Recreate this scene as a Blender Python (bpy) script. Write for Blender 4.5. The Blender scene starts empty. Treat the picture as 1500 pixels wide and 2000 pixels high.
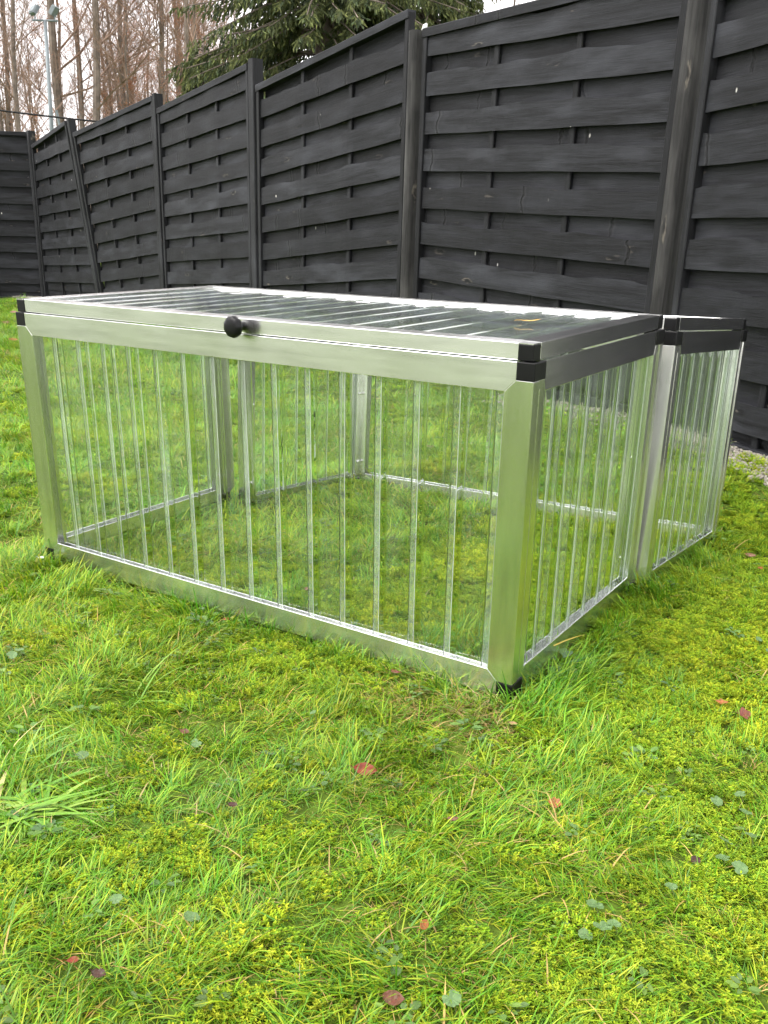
import bpy, bmesh, math, random
import numpy as np
from mathutils import Vector, Matrix, noise as mnoise

random.seed(7)
rng = np.random.default_rng(11)
scene = bpy.context.scene
C = scene.collection

# ------------------------------------------------------------------ camera, sky, sun, exposure
CAM = np.array([.6308, -1.4157, .7682])
RT = np.array([.8335, .5517, .0299]); DN = np.array([.2096, -.2656, -.941]); FW = np.array([-.5113, .7906, -.337])
FPX = 1800.0
cd = bpy.data.cameras.new('camera'); cam = bpy.data.objects.new('camera', cd); C.objects.link(cam)
cd.sensor_fit = 'HORIZONTAL'; cd.sensor_width = 36.0; cd.lens = FPX / 1500 * 36.0
cd.shift_y = 140 / 1500.0
cd.clip_start = .02; cd.clip_end = 2000
m3 = Matrix((RT, -DN, -FW)).transposed()
cam.matrix_world = Matrix.Translation(Vector(CAM)) @ m3.to_quaternion().to_matrix().to_4x4()
scene.camera = cam

SUN_EL, SUN_AZ = math.radians(52), math.radians(215)      # azimuth clockwise from +Y
world = bpy.data.worlds.new('World'); scene.world = world; world.use_nodes = True
wn = world.node_tree.nodes; wl = world.node_tree.links
bg = wn['Background']
sky = wn.new('ShaderNodeTexSky'); sky.sky_type = 'NISHITA'; sky.sun_disc = False
sky.sun_elevation = SUN_EL; sky.sun_rotation = SUN_AZ; sky.air_density = 1.0; sky.dust_density = 4.0; sky.ozone_density = 1.0
hs = wn.new('ShaderNodeHueSaturation'); hs.inputs['Saturation'].default_value = .10
mx = wn.new('ShaderNodeMix'); mx.data_type = 'RGBA'; mx.inputs[0].default_value = .72     # a closed cloud layer
mx.inputs[7].default_value = (9.6, 9.35, 9.45, 1)
wl.new(sky.outputs[0], hs.inputs['Color']); wl.new(hs.outputs[0], mx.inputs[6]); wl.new(mx.outputs[2], bg.inputs[0])
bg.inputs[1].default_value = .12
sd = bpy.data.lights.new('sun', 'SUN'); sun = bpy.data.objects.new('sun', sd); C.objects.link(sun)
sd.energy = 1.3; sd.angle = math.radians(35); sd.color = (1, .97, .92)
sdir = Vector((math.sin(SUN_AZ) * math.cos(SUN_EL), math.cos(SUN_AZ) * math.cos(SUN_EL), math.sin(SUN_EL)))
sun.rotation_euler = sdir.to_track_quat('Z', 'Y').to_euler()
vs = scene.view_settings; vs.view_transform = 'Standard'; vs.look = 'None'; vs.gamma = 1.0; vs.exposure = 1.50
scene.cycles.use_denoising = True
scene.cycles.max_bounces = 14; scene.cycles.transmission_bounces = 14; scene.cycles.transparent_max_bounces = 24
scene.cycles.glossy_bounces = 5; scene.cycles.diffuse_bounces = 2
scene.cycles.use_adaptive_sampling = True; scene.cycles.adaptive_threshold = .03
scene.cycles.sample_clamp_indirect = 8.0; scene.cycles.volume_bounces = 0
scene.cycles.blur_glossy = .3

# ------------------------------------------------------------------ helpers
def ray(px, py): return RT * (px - 750) / FPX + DN * (py - 1140) / FPX + FW
def at_dist(px, py, d):
    r = ray(px, py); return CAM + r * d / np.linalg.norm(r[:2])
def smooth(a, b, x):
    t = np.clip((x - a) / (b - a), 0, 1); return t * t * (3 - 2 * t)
_lat = rng.random((256, 256))
def vnoise(x, y, s, o=0):
    x = np.asarray(x, float) * s + 37.3 + o * 13.7; y = np.asarray(y, float) * s + 91.1 + o * 7.9
    xi = np.floor(x).astype(int); yi = np.floor(y).astype(int); fx = x - xi; fy = y - yi
    fx = fx * fx * (3 - 2 * fx); fy = fy * fy * (3 - 2 * fy)
    a = _lat[xi % 256, yi % 256]; b = _lat[(xi + 1) % 256, yi % 256]; c = _lat[xi % 256, (yi + 1) % 256]; d = _lat[(xi + 1) % 256, (yi + 1) % 256]
    return (a * (1 - fx) + b * fx) * (1 - fy) + (c * (1 - fx) + d * fx) * fy
def fence_nd(x, y):           # signed distance to the fence line (positive: behind it)
    return .383 * (x + .6) + .924 * (y - 2.8)
def gz(x, y):
    x = np.asarray(x, float); y = np.asarray(y, float)
    nd = fence_nd(x, y)
    far = smooth(-.9, -.15, nd) * .085
    h = -.012 + far + .014 * (vnoise(x, y, 1.7) - .5) + .012 * (vnoise(x, y, 5.0, 2) - .5)
    h = h + .024 * smooth(.1, .6, y) * (1 - smooth(.9, 1.4, y))
    h = h - .009 * np.exp(-(x ** 2 + y ** 2) / .008)
    for fx, fy in ((0, 0), (-1.32, 0), (.01, .66), (-1.3, .66), (.02, 1.29), (-1.27, 1.29)): h = h + .016 * np.exp(-((x - fx) ** 2 + (y - fy) ** 2) / .008)
    return h - .55 * smooth(1.5, 14, nd)
def ground_at(px, py):
    r = ray(px, py); t = -CAM[2] / r[2]
    for _ in range(4):
        p = CAM + r * t; t = (gz(p[0], p[1]) - CAM[2]) / r[2]
    return CAM + r * t

def obj(name, verts, faces, mat=None, parent=None, smooth_=False, cols=None):
    me = bpy.data.meshes.new(name); me.from_pydata([tuple(map(float, v)) for v in verts], [], faces); me.update()
    if cols is not None:
        a = me.color_attributes.new('col', 'FLOAT_COLOR', 'POINT')
        arr = np.ones((len(verts), 4), np.float32); arr[:, :3] = np.asarray(cols); a.data.foreach_set('color', arr.ravel())
    return link(name, me, mat, parent, smooth_)
def link(name, me, mat=None, parent=None, smooth_=False):
    o = bpy.data.objects.new(name, me); C.objects.link(o)
    if mat is not None and not me.materials: me.materials.append(mat)
    if smooth_: me.polygons.foreach_set('use_smooth', [True] * len(me.polygons))
    if parent is not None: o.parent = parent
    return o
def fix_normals(me):
    bm = bmesh.new(); bm.from_mesh(me); bmesh.ops.recalc_face_normals(bm, faces=bm.faces); bm.to_mesh(me); bm.free()
def empty(name, loc=(0, 0, 0), parent=None):
    o = bpy.data.objects.new(name, None); C.objects.link(o); o.location = Vector([float(v) for v in loc]); o.empty_display_size = .1
    if parent is not None: o.parent = parent
    return o
def tag(o, label=None, cat=None, group=None, kind=None):
    if label: o['label'] = label
    if cat: o['category'] = cat
    if group: o['group'] = group
    if kind: o['kind'] = kind
    return o
class MB:
    def __init__(s): s.v = []; s.f = []; s.c = []
    def add(s, v, f, c=None):
        n = len(s.v); s.v += [tuple(map(float, p)) for p in v]; s.f += [tuple(i + n for i in q) for q in f]
        if c is not None: s.c += [c] * len(v) if not isinstance(c[0], (tuple, list)) else list(c)
    def box(s, x0, x1, y0, y1, z0, z1):
        s.add([(x0, y0, z0), (x1, y0, z0), (x1, y1, z0), (x0, y1, z0), (x0, y0, z1), (x1, y0, z1), (x1, y1, z1), (x0, y1, z1)],
              [(3, 2, 1, 0), (4, 5, 6, 7), (0, 1, 5, 4), (1, 2, 6, 5), (2, 3, 7, 6), (3, 0, 4, 7)])
    def prism(s, poly, d0, d1, mp):
        n = len(poly); v = [mp(a, b, d0) for a, b in poly] + [mp(a, b, d1) for a, b in poly]
        f = [tuple(range(n)), tuple(range(2 * n - 1, n - 1, -1))] + [(i, i + n, (i + 1) % n + n, (i + 1) % n) for i in range(n)]
        s.add(v, f)
    def tube(s, path, radii, n=5, c=None):
        path = [tuple(map(float, p)) for p in path]; base = len(s.v); up = Vector((.3, .2, .93))
        for i, p in enumerate(path):
            d = Vector(path[min(i + 1, len(path) - 1)]) - Vector(path[max(i - 1, 0)]); d.normalize()
            a = d.cross(up)
            if a.length < .1: a = d.cross(Vector((1, 0, 0)))
            a.normalize(); b = d.cross(a); p = Vector(p)
            for k in range(n):
                t = 2 * math.pi * k / n; q = p + a * (radii[i] * math.cos(t)) + b * (radii[i] * math.sin(t)); s.v.append((q.x, q.y, q.z))
                if c is not None: s.c.append(c)
        for i in range(len(path) - 1):
            for k in range(n):
                s.f.append((base + i * n + k, base + i * n + (k + 1) % n, base + (i + 1) * n + (k + 1) % n, base + (i + 1) * n + k))
        if n > 3: s.f.append(tuple(base + (len(path) - 1) * n + k for k in range(n)))
    def build(s, name, mat, parent=None, smooth_=False, bevel=0, recalc=True):
        o = obj(name, s.v, s.f, mat, parent, smooth_, s.c if s.c else None)
        if recalc: fix_normals(o.data)
        if bevel:
            b = o.modifiers.new('bevel', 'BEVEL'); b.width = bevel; b.segments = 2; b.limit_method = 'ANGLE'; b.angle_limit = math.radians(40)
        return o
    def mesh(s, name, mat):
        me = bpy.data.meshes.new(name); me.from_pydata(s.v, [], s.f); me.update(); me.materials.append(mat)
        if s.c:
            a = me.color_attributes.new('col', 'FLOAT_COLOR', 'POINT'); arr = np.ones((len(s.v), 4), np.float32); arr[:, :3] = np.asarray(s.c); a.data.foreach_set('color', arr.ravel())
        return me

# ------------------------------------------------------------------ materials
def new_mat(name):
    m = bpy.data.materials.new(name); m.use_nodes = True; nt = m.node_tree
    return m, nt, nt.nodes['Principled BSDF'], nt.nodes['Material Output']
def nd_(nt, t, **kw):
    n = nt.nodes.new(t)
    for k, v in kw.items():
        if k in n.inputs: n.inputs[k].default_value = v
        else: setattr(n, k, v)
    return n
def ramp(nt, src, stops):
    r = nt.nodes.new('ShaderNodeValToRGB'); el = r.color_ramp.elements
    while len(el) < len(stops): el.new(.5)
    for e, (p, c) in zip(el, stops): e.position = p; e.color = (*c, 1) if len(c) == 3 else c
    nt.links.new(src, r.inputs[0]); return r
def mixc(nt, fac, a, b, mode='MIX'):
    m = nt.nodes.new('ShaderNodeMix'); m.data_type = 'RGBA'; m.blend_type = mode
    for s, i in ((fac, 0), (a, 6), (b, 7)):
        if isinstance(s, (int, float)): m.inputs[i].default_value = s
        elif isinstance(s, tuple): m.inputs[i].default_value = (*s, 1)
        else: nt.links.new(s, m.inputs[i])
    return m.outputs[2]
def coords(nt, kind='Object', scale=(1, 1, 1), rnd=True):
    tc = nt.nodes.new('ShaderNodeTexCoord'); mp = nt.nodes.new('ShaderNodeMapping'); mp.inputs['Scale'].default_value = scale
    nt.links.new(tc.outputs[kind], mp.inputs[0])
    if rnd:
        oi = nt.nodes.new('ShaderNodeObjectInfo'); ml = nt.nodes.new('ShaderNodeVectorMath'); ml.operation = 'SCALE'; ml.inputs[0].default_value = (37, 23, 51)
        nt.links.new(oi.outputs['Random'], ml.inputs['Scale']); nt.links.new(ml.outputs[0], mp.inputs['Location'])
    return mp.outputs[0]

def mat_alu(name='brushed_aluminium', tan=(0, 0, 1), grain=(6, 6, 60), k=1.0, an=.7):
    m, nt, b, out = new_mat(name)
    b.inputs['Metallic'].default_value = 1
    v = coords(nt, 'Object', (4, 4, 4)); n = nd_(nt, 'ShaderNodeTexNoise', Scale=1.3, Detail=4.0); nt.links.new(v, n.inputs[0])
    r = ramp(nt, n.outputs[0], [(.3, (.225, .225, .225)), (.75, (.264, .264, .264))]); nt.links.new(r.outputs[0], b.inputs['Roughness'])
    v2 = coords(nt, 'Object', grain); n2 = nd_(nt, 'ShaderNodeTexNoise', Scale=1.0, Detail=5.0); nt.links.new(v2, n2.inputs[0])
    c = ramp(nt, n2.outputs[0], [(.25, (.57 * k, .57 * k, .56 * k)), (.5, (.70 * k, .70 * k, .69 * k)), (.75, (.79 * k, .79 * k, .78 * k))]); nt.links.new(c.outputs[0], b.inputs['Base Color'])
    b.inputs['Anisotropic'].default_value = an
    cv = nt.nodes.new('ShaderNodeCombineXYZ')
    for i in range(3): cv.inputs[i].default_value = tan[i]
    vt = nt.nodes.new('ShaderNodeVectorTransform'); vt.vector_type = 'VECTOR'; vt.convert_from = 'OBJECT'; vt.convert_to = 'WORLD'; nt.links.new(cv.outputs[0], vt.inputs[0]); nt.links.new(vt.outputs[0], b.inputs['Tangent'])
    return m
def mat_glass(name='clear_polycarbonate', milk=.013, tone=(.72, .82, .74)):
    m, nt, b, out = new_mat(name)
    nt.nodes.remove(b)
    lw = nd_(nt, 'ShaderNodeLayerWeight', Blend=.5); pw = nd_(nt, 'ShaderNodeMath', operation='POWER'); pw.inputs[1].default_value = 5; nt.links.new(lw.outputs['Facing'], pw.inputs[0])
    fr = nd_(nt, 'ShaderNodeMath', operation='MULTIPLY_ADD'); fr.inputs[1].default_value = .962; fr.inputs[2].default_value = .038; nt.links.new(pw.outputs[0], fr.inputs[0])
    t = nt.nodes.new('ShaderNodeBsdfTransparent'); t.inputs[0].default_value = (.988, .995, .99, 1)
    g = nd_(nt, 'ShaderNodeBsdfGlossy', Roughness=.02); g.inputs[0].default_value = (1, 1, 1, 1)
    mx = nt.nodes.new('ShaderNodeMixShader'); nt.links.new(fr.outputs[0], mx.inputs[0]); nt.links.new(t.outputs[0], mx.inputs[1]); nt.links.new(g.outputs[0], mx.inputs[2])
    df = nt.nodes.new('ShaderNodeBsdfDiffuse'); df.inputs[0].default_value = (*tone, 1); tl = nt.nodes.new('ShaderNodeBsdfTranslucent'); tl.inputs[0].default_value = (*tone, 1)
    dm = nt.nodes.new('ShaderNodeMixShader'); nt.links.new(df.outputs[0], dm.inputs[1]); nt.links.new(tl.outputs[0], dm.inputs[2])
    hz = nt.nodes.new('ShaderNodeMixShader'); nv = nd_(nt, 'ShaderNodeTexNoise', Scale=3.0, Detail=6.0, Roughness=.6); nt.links.new(coords(nt, 'Object', (4, 4, 1.2)), nv.inputs[0]); mr = nd_(nt, 'ShaderNodeMapRange'); mr.inputs['From Min'].default_value = .4; mr.inputs['From Max'].default_value = .72; mr.inputs['To Min'].default_value = milk * .55; mr.inputs['To Max'].default_value = milk * 2.6; nt.links.new(nv.outputs[0], mr.inputs['Value']); nt.links.new(mr.outputs[0], hz.inputs[0]); nt.links.new(mx.outputs[0], hz.inputs[1]); nt.links.new(dm.outputs[0], hz.inputs[2])
    nt.links.new(hz.outputs[0], out.inputs[0]); return m
def mat_ridge():
    m, nt, b, out = new_mat('clear_polycarbonate_rib')
    nt.nodes.remove(b)
    g = nd_(nt, 'ShaderNodeBsdfGlass', Roughness=0.0, IOR=1.52); g.inputs['Color'].default_value = (.965, .985, .975, 1)
    nt.links.new(g.outputs[0], out.inputs[0]); return m
def mat_rib_glint():       # white strip along a rib shoulder, painting its bright highlight line
    m, nt, b, out = new_mat('clear_polycarbonate_painted_glint'); nt.nodes.remove(b)
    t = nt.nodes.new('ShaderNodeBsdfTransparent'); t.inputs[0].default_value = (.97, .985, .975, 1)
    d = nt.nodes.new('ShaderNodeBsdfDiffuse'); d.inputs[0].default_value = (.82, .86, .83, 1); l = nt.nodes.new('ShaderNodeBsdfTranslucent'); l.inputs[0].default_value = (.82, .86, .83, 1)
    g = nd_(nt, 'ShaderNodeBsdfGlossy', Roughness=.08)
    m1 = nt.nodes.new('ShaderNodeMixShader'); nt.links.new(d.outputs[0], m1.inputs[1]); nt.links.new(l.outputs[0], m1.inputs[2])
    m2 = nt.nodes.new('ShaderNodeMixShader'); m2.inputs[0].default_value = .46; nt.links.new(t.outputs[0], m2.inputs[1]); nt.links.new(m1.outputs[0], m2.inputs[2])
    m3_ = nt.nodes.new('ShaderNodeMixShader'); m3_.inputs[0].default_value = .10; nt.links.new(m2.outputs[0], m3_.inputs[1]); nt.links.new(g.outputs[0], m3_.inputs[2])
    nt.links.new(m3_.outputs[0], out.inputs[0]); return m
def mat_plain(name, col, rough=.5, metal=0, spec=.5, nscale=40, var=.25, bump=.1):
    m, nt, b, out = new_mat(name)
    v = coords(nt, 'Object'); n = nd_(nt, 'ShaderNodeTexNoise', Scale=nscale, Detail=5.0); nt.links.new(v, n.inputs[0])
    lo = tuple(c * (1 - var) for c in col); hi = tuple(min(1, c * (1 + var)) for c in col)
    r = ramp(nt, n.outputs[0], [(.3, lo), (.7, hi)]); nt.links.new(r.outputs[0], b.inputs['Base Color'])
    b.inputs['Roughness'].default_value = rough; b.inputs['Metallic'].default_value = metal; b.inputs['Specular IOR Level'].default_value = spec
    if bump:
        bp = nd_(nt, 'ShaderNodeBump', Strength=bump, Distance=.004); nt.links.new(n.outputs[0], bp.inputs['Height']); nt.links.new(bp.outputs[0], b.inputs['Normal'])
    return m
def mat_wood(name, lo, hi, axis='x', worn=.35):
    m, nt, b, out = new_mat(name)
    sc = (2.6, 40, 70) if axis == 'x' else (70, 40, 2.6)
    v = coords(nt, 'Object', sc); n = nd_(nt, 'ShaderNodeTexNoise', Scale=2.0, Detail=8.0, Roughness=.7, Distortion=.9); nt.links.new(v, n.inputs[0])
    vb = coords(nt, 'Object', (1.1, 9, 17) if axis == 'x' else (17, 9, 1.1)); nb_ = nd_(nt, 'ShaderNodeTexNoise', Scale=2.0, Detail=6.0, Roughness=.6, Distortion=1.2); nt.links.new(vb, nb_.inputs[0])
    r = ramp(nt, nb_.outputs[0], [(.30, lo), (.70, hi)]); fg = ramp(nt, n.outputs[0], [(.3, (.62, .62, .62)), (.7, (1.35, 1.35, 1.35))])
    rr_ = mixc(nt, 1.0, r.outputs[0], fg.outputs[0], 'MULTIPLY')
    v2 = coords(nt, 'Object', (1.4, 1, 5) if axis == 'x' else (5, 1, 1.4)); big = nd_(nt, 'ShaderNodeTexNoise', Scale=2.0, Detail=3.0); nt.links.new(v2, big.inputs[0])
    c1 = mixc(nt, ramp(nt, big.outputs[0], [(.48, (0, 0, 0)), (.72, (1, 1, 1))]).outputs[0], rr_, tuple(h * 1.7 for h in hi))
    # knots: dark heart, paler worn ring
    v3 = coords(nt, 'Object', (2.6, 1, 9) if axis == 'x' else (9, 1, 2.6)); vo = nd_(nt, 'ShaderNodeTexVoronoi', Scale=1.0); vo.inputs['Randomness'].default_value = 1
    nz = nd_(nt, 'ShaderNodeTexNoise', Scale=6.0, Detail=3.0); nt.links.new(v3, nz.inputs[0])
    ad = nt.nodes.new('ShaderNodeVectorMath'); ad.operation = 'MULTIPLY_ADD'; ad.inputs[1].default_value = (.25, .25, .25); nt.links.new(nz.outputs[1], ad.inputs[0]); nt.links.new(v3, ad.inputs[2]); nt.links.new(ad.outputs[0], vo.inputs[0])
    kr = ramp(nt, vo.outputs[0], [(.0, (.2, .2, .2)), (.06, (.1, .1, .1)), (.10, (1, 1, 1)), (.16, (0, 0, 0))])
    gate = ramp(nt, vo.outputs['Color'], [(.25, (0, 0, 0)), (.4, (worn, worn, worn))])
    sl = ramp(nt, nz.outputs[0], [(.50, (0, 0, 0)), (.60, (1, 1, 1))])
    mu0 = nd_(nt, 'ShaderNodeMath', operation='MULTIPLY'); nt.links.new(kr.outputs[0], mu0.inputs[0]); nt.links.new(sl.outputs[0], mu0.inputs[1])
    mu = nd_(nt, 'ShaderNodeMath', operation='MULTIPLY'); nt.links.new(mu0.outputs[0], mu.inputs[0]); nt.links.new(gate.outputs[0], mu.inputs[1])
    core = ramp(nt, vo.outputs[0], [(.05, (.25, .25, .25)), (.17, (1, 1, 1))]); c1 = mixc(nt, 1.0, c1, core.outputs[0], 'MULTIPLY')
    c2 = mixc(nt, mu.outputs[0], c1, (.17, .15, .125))
    # small pale droppings and chips
    v4 = coords(nt, 'Object', (9, 1, 5) if axis == 'x' else (9, 1, 5)); vo2 = nd_(nt, 'ShaderNodeTexVoronoi', Scale=1.0); nt.links.new(v4, vo2.inputs[0])
    k2 = ramp(nt, vo2.outputs[0], [(.0, (1, 1, 1)), (.045, (1, 1, 1)), (.06, (0, 0, 0))]); g2 = ramp(nt, vo2.outputs['Color'], [(.66, (0, 0, 0)), (.70, (1, 1, 1))])
    mu2 = nd_(nt, 'ShaderNodeMath', operation='MULTIPLY'); nt.links.new(k2.outputs[0], mu2.inputs[0]); nt.links.new(g2.outputs[0], mu2.inputs[1])
    # creases where boards bend round a knot: a dark groove with a paler lip
    sx = nt.nodes.new('ShaderNodeSeparateXYZ'); tcx = nt.nodes.new('ShaderNodeTexCoord'); nt.links.new(tcx.outputs['Object'], sx.inputs[0])
    cn = nd_(nt, 'ShaderNodeTexNoise', Scale=11.0, Detail=1.5); nt.links.new(coords(nt, 'Object', (.6, 1, 1.6)), cn.inputs[0])
    ob = nt.nodes.new('ShaderNodeObjectInfo'); w0 = nd_(nt, 'ShaderNodeMath', operation='MULTIPLY_ADD'); w0.inputs[1].default_value = .07; nt.links.new(cn.outputs[0], w0.inputs[0]); nt.links.new(sx.outputs[0 if axis == 'x' else 2], w0.inputs[2])
    w1 = nd_(nt, 'ShaderNodeMath', operation='MULTIPLY_ADD'); w1.inputs[1].default_value = 13.0; nt.links.new(ob.outputs['Random'], w1.inputs[0]); nt.links.new(w0.outputs[0], w1.inputs[2])
    v1 = nt.nodes.new('ShaderNodeTexVoronoi'); v1.voronoi_dimensions = '1D'; v1.inputs['Scale'].default_value = 2.6; nt.links.new(w1.outputs[0], v1.inputs['W'])
    gr = ramp(nt, v1.outputs[0], [(.0, (.35, .35, .35)), (.014, (.4, .4, .4)), (.032, (1.7, 1.65, 1.55)), (.06, (1, 1, 1))]); gg = ramp(nt, v1.outputs['Color'], [(.60, (0, 0, 0)), (.68, (1, 1, 1))] if axis == 'x' else [(.97, (0, 0, 0)), (1.0, (.2, .2, .2))])
    gm = mixc(nt, gg.outputs[0], (1.0, 1.0, 1.0), gr.outputs[0]); c2 = mixc(nt, 1.0, c2, gm, 'MULTIPLY')
    gh = ramp(nt, v1.outputs[0], [(.0, (0, 0, 0)), (.03, (1, 1, 1)), (.10, (.6, .6, .6))]); gh2 = mixc(nt, gg.outputs[0], (.6, .6, .6), gh.outputs[0])
    c3 = mixc(nt, mu2.outputs[0], c2, (.42, .41, .38)); oi = nt.nodes.new('ShaderNodeObjectInfo'); rv = ramp(nt, oi.outputs['Random'], [(.0, (.60, .60, .62)), (1, (1.5, 1.48, 1.46))])
    c3 = mixc(nt, 1.0, c3, rv.outputs[0], 'MULTIPLY'); nt.links.new(c3, b.inputs['Base Color'])
    b.inputs['Roughness'].default_value = .62; b.inputs['Specular IOR Level'].default_value = .20
    bp = nd_(nt, 'ShaderNodeBump', Strength=.55, Distance=.004); nt.links.new(n.outputs[0], bp.inputs['Height'])
    bp3 = nd_(nt, 'ShaderNodeBump', Strength=.5, Distance=.008); nt.links.new(gh2, bp3.inputs['Height']); nt.links.new(bp.outputs[0], bp3.inputs['Normal']); nt.links.new(bp3.outputs[0], b.inputs['Normal'])
    return m
def mat_leafy(name, trans=.35, rough=.45, tint=True, spec=.35):
    m, nt, b, out = new_mat(name)
    a = nt.nodes.new('ShaderNodeAttribute'); a.attribute_name = 'col'; col = a.outputs['Color']
    if tint:
        t = nt.nodes.new('ShaderNodeAttribute'); t.attribute_name = 'tint'; t.attribute_type = 'INSTANCER'; col = mixc(nt, 1.0, col, t.outputs['Color'], 'MULTIPLY')
    nt.links.new(col, b.inputs['Base Color']); b.inputs['Roughness'].default_value = rough; b.inputs['Specular IOR Level'].default_value = spec
    tr = nt.nodes.new('ShaderNodeBsdfTranslucent'); nt.links.new(col, tr.inputs[0])
    mx = nt.nodes.new('ShaderNodeMixShader'); mx.inputs[0].default_value = trans
    nt.links.new(b.outputs[0], mx.inputs[1]); nt.links.new(tr.outputs[0], mx.inputs[2]); nt.links.new(mx.outputs[0], out.inputs[0]); return m
def mat_lawn():
    m, nt, b, out = new_mat('lawn_soil')
    v = coords(nt, 'Object', rnd=False)
    n = nd_(nt, 'ShaderNodeTexNoise', Scale=1.4, Detail=6.0, Roughness=.65); nt.links.new(v, n.inputs[0])
    n2 = nd_(nt, 'ShaderNodeTexNoise', Scale=38.0, Detail=4.0); nt.links.new(v, n2.inputs[0])
    c1 = ramp(nt, n.outputs[0], [(.3, (.050, .090, .012)), (.7, (.095, .145, .018))])
    c2 = ramp(nt, n2.outputs[0], [(.3, (.45, .42, .35)), (.7, (1.2, 1.2, 1.1))])
    c = mixc(nt, 1.0, c1.outputs[0], c2.outputs[0], 'MULTIPLY'); nt.links.new(c, b.inputs['Base Color']); b.inputs['Roughness'].default_value = .9; b.inputs['Specular IOR Level'].default_value = .1
    bp = nd_(nt, 'ShaderNodeBump', Strength=.8, Distance=.02); nt.links.new(n2.outputs[0], bp.inputs['Height']); nt.links.new(bp.outputs[0], b.inputs['Normal']); return m

ALU = mat_alu(k=1.06); ALUP = mat_alu('brushed_aluminium_upright', (1, 1, 0), (60, 60, 5), 1.2, .5); GLASS = mat_glass(); RIDGE = mat_ridge(); RIB_GLINT = mat_rib_glint(); CREST = mat_glass('clear_polycarbonate_crest', .072); LIDM = mat_glass('clear_polycarbonate_lid', .026, (.64, .74, .90))  # milk paints pale reflections on rib crests, blue sky sheen on the lid
BLACK = mat_plain('black_plastic', (.004, .004, .0045), .40, spec=.22, nscale=60, bump=.05)
WOOD = mat_wood('black_stained_board', (.0026, .0028, .0034), (.0118, .0126, .0152))
WOODV = mat_wood('black_stained_upright', (.0040, .0042, .0048), (.0125, .0131, .0150), 'z')
WOODP = mat_wood('weathered_stained_post', (.0085, .0084, .0084), (.030, .0295, .0285), 'z', .6)
GRASS = mat_leafy('grass_blade', .30, .45, spec=.32); MOSS = mat_leafy('moss', .25, .6, spec=.2); LAWN = mat_lawn()
LEAF = mat_leafy('leaf', .2, .45, tint=False); NEEDLE = mat_leafy('spruce_needles', .15, .55, tint=False, spec=.25)
BARK = mat_plain('grey_brown_bark', (.145, .118, .098), .9, spec=.15, nscale=5, var=.4, bump=.4)
TWIG = mat_plain('twig_bark', (.21, .145, .11), .9, spec=.1, nscale=2, var=.35, bump=0)
GALV = mat_plain('galvanised_steel', (.16, .185, .195), .6, metal=.1, nscale=8, var=.1)
WHITE = mat_plain('white_plastic', (.7, .7, .68), .5, nscale=30, var=.08)
PEB = mat_plain('pebble', (.20, .18, .155), .8, nscale=25, var=.5)

# ------------------------------------------------------------------ ground
def axis_pts(c0, c1, step):
    a = list(np.arange(c0, c1 + 1e-6, step)); g = step; lo = c0; hi = c1; L = []; Hh = []
    while lo > -260: g *= 1.35; lo -= g; L.append(lo)
    g = step
    while hi < 260: g *= 1.35; hi += g; Hh.append(hi)
    return np.array(L[::-1] + a + Hh)
gx = axis_pts(-12, 2.5, .16); gy = axis_pts(-2.2, 8, .16)
X, Y = np.meshgrid(gx, gy, indexing='ij'); Z = gz(X, Y)
nx, ny = X.shape; idx = np.arange(nx * ny).reshape(nx, ny)
fq = np.stack([idx[:-1, :-1], idx[1:, :-1], idx[1:, 1:], idx[:-1, 1:]], -1).reshape(-1, 4)
lawn = obj('lawn', np.stack([X, Y, Z], -1).reshape(-1, 3), [tuple(map(int, q)) for q in fq], LAWN, smooth_=True); tag(lawn, kind='structure')

# ------------------------------------------------------------------ fence
PANELS = [  # left end, right end (xy at top, xy at bottom), top z l/r, reference board line z l/r
    ('A', (-11.87, 5.85), (-11.87, 5.85), (-10.45, 6.965), (-10.45, 6.965), 2.10, 2.10, 1.835, 1.843, 'turned away at the far left edge'),
    ('B', (-9.99, 6.69), (-9.99, 6.69), (-8.43, 5.95), (-8.29, 6.12), 1.91, 2.02, 1.691, 1.749, 'beside the corner post, second from left'),
    ('C', (-8.175, 5.84), (-8.045, 5.99), (-6.44, 5.337), (-6.44, 5.337), 1.89, 2.07, 1.772, 1.907, 'with leaning left side, third from left'),
    ('D', (-6.30, 5.29), (-6.30, 5.29), (-4.59, 4.558), (-4.59, 4.558), 1.96, 2.08, 1.828, 1.911, 'behind the left end of the clear lid'),
    ('E', (-4.39, 4.464), (-4.39, 4.464), (-2.67, 3.775), (-2.67, 3.775), 1.92, 2.096, 1.694, 1.825, 'below the spruce, left of the post with white cap'),
    ('F', (-2.475, 3.69), (-2.475, 3.69), (-.79, 2.97), (-.79, 2.97), 1.975, 1.93, 1.832, 1.744, 'largest in view, between two weathered rounded posts'),
    ('G', (-.595, 2.805), (-.595, 2.805), (.815, 1.685), (.815, 1.685), 2.07, 2.05, 1.544, 1.53, 'at the right edge behind the second cold frame')]
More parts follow.
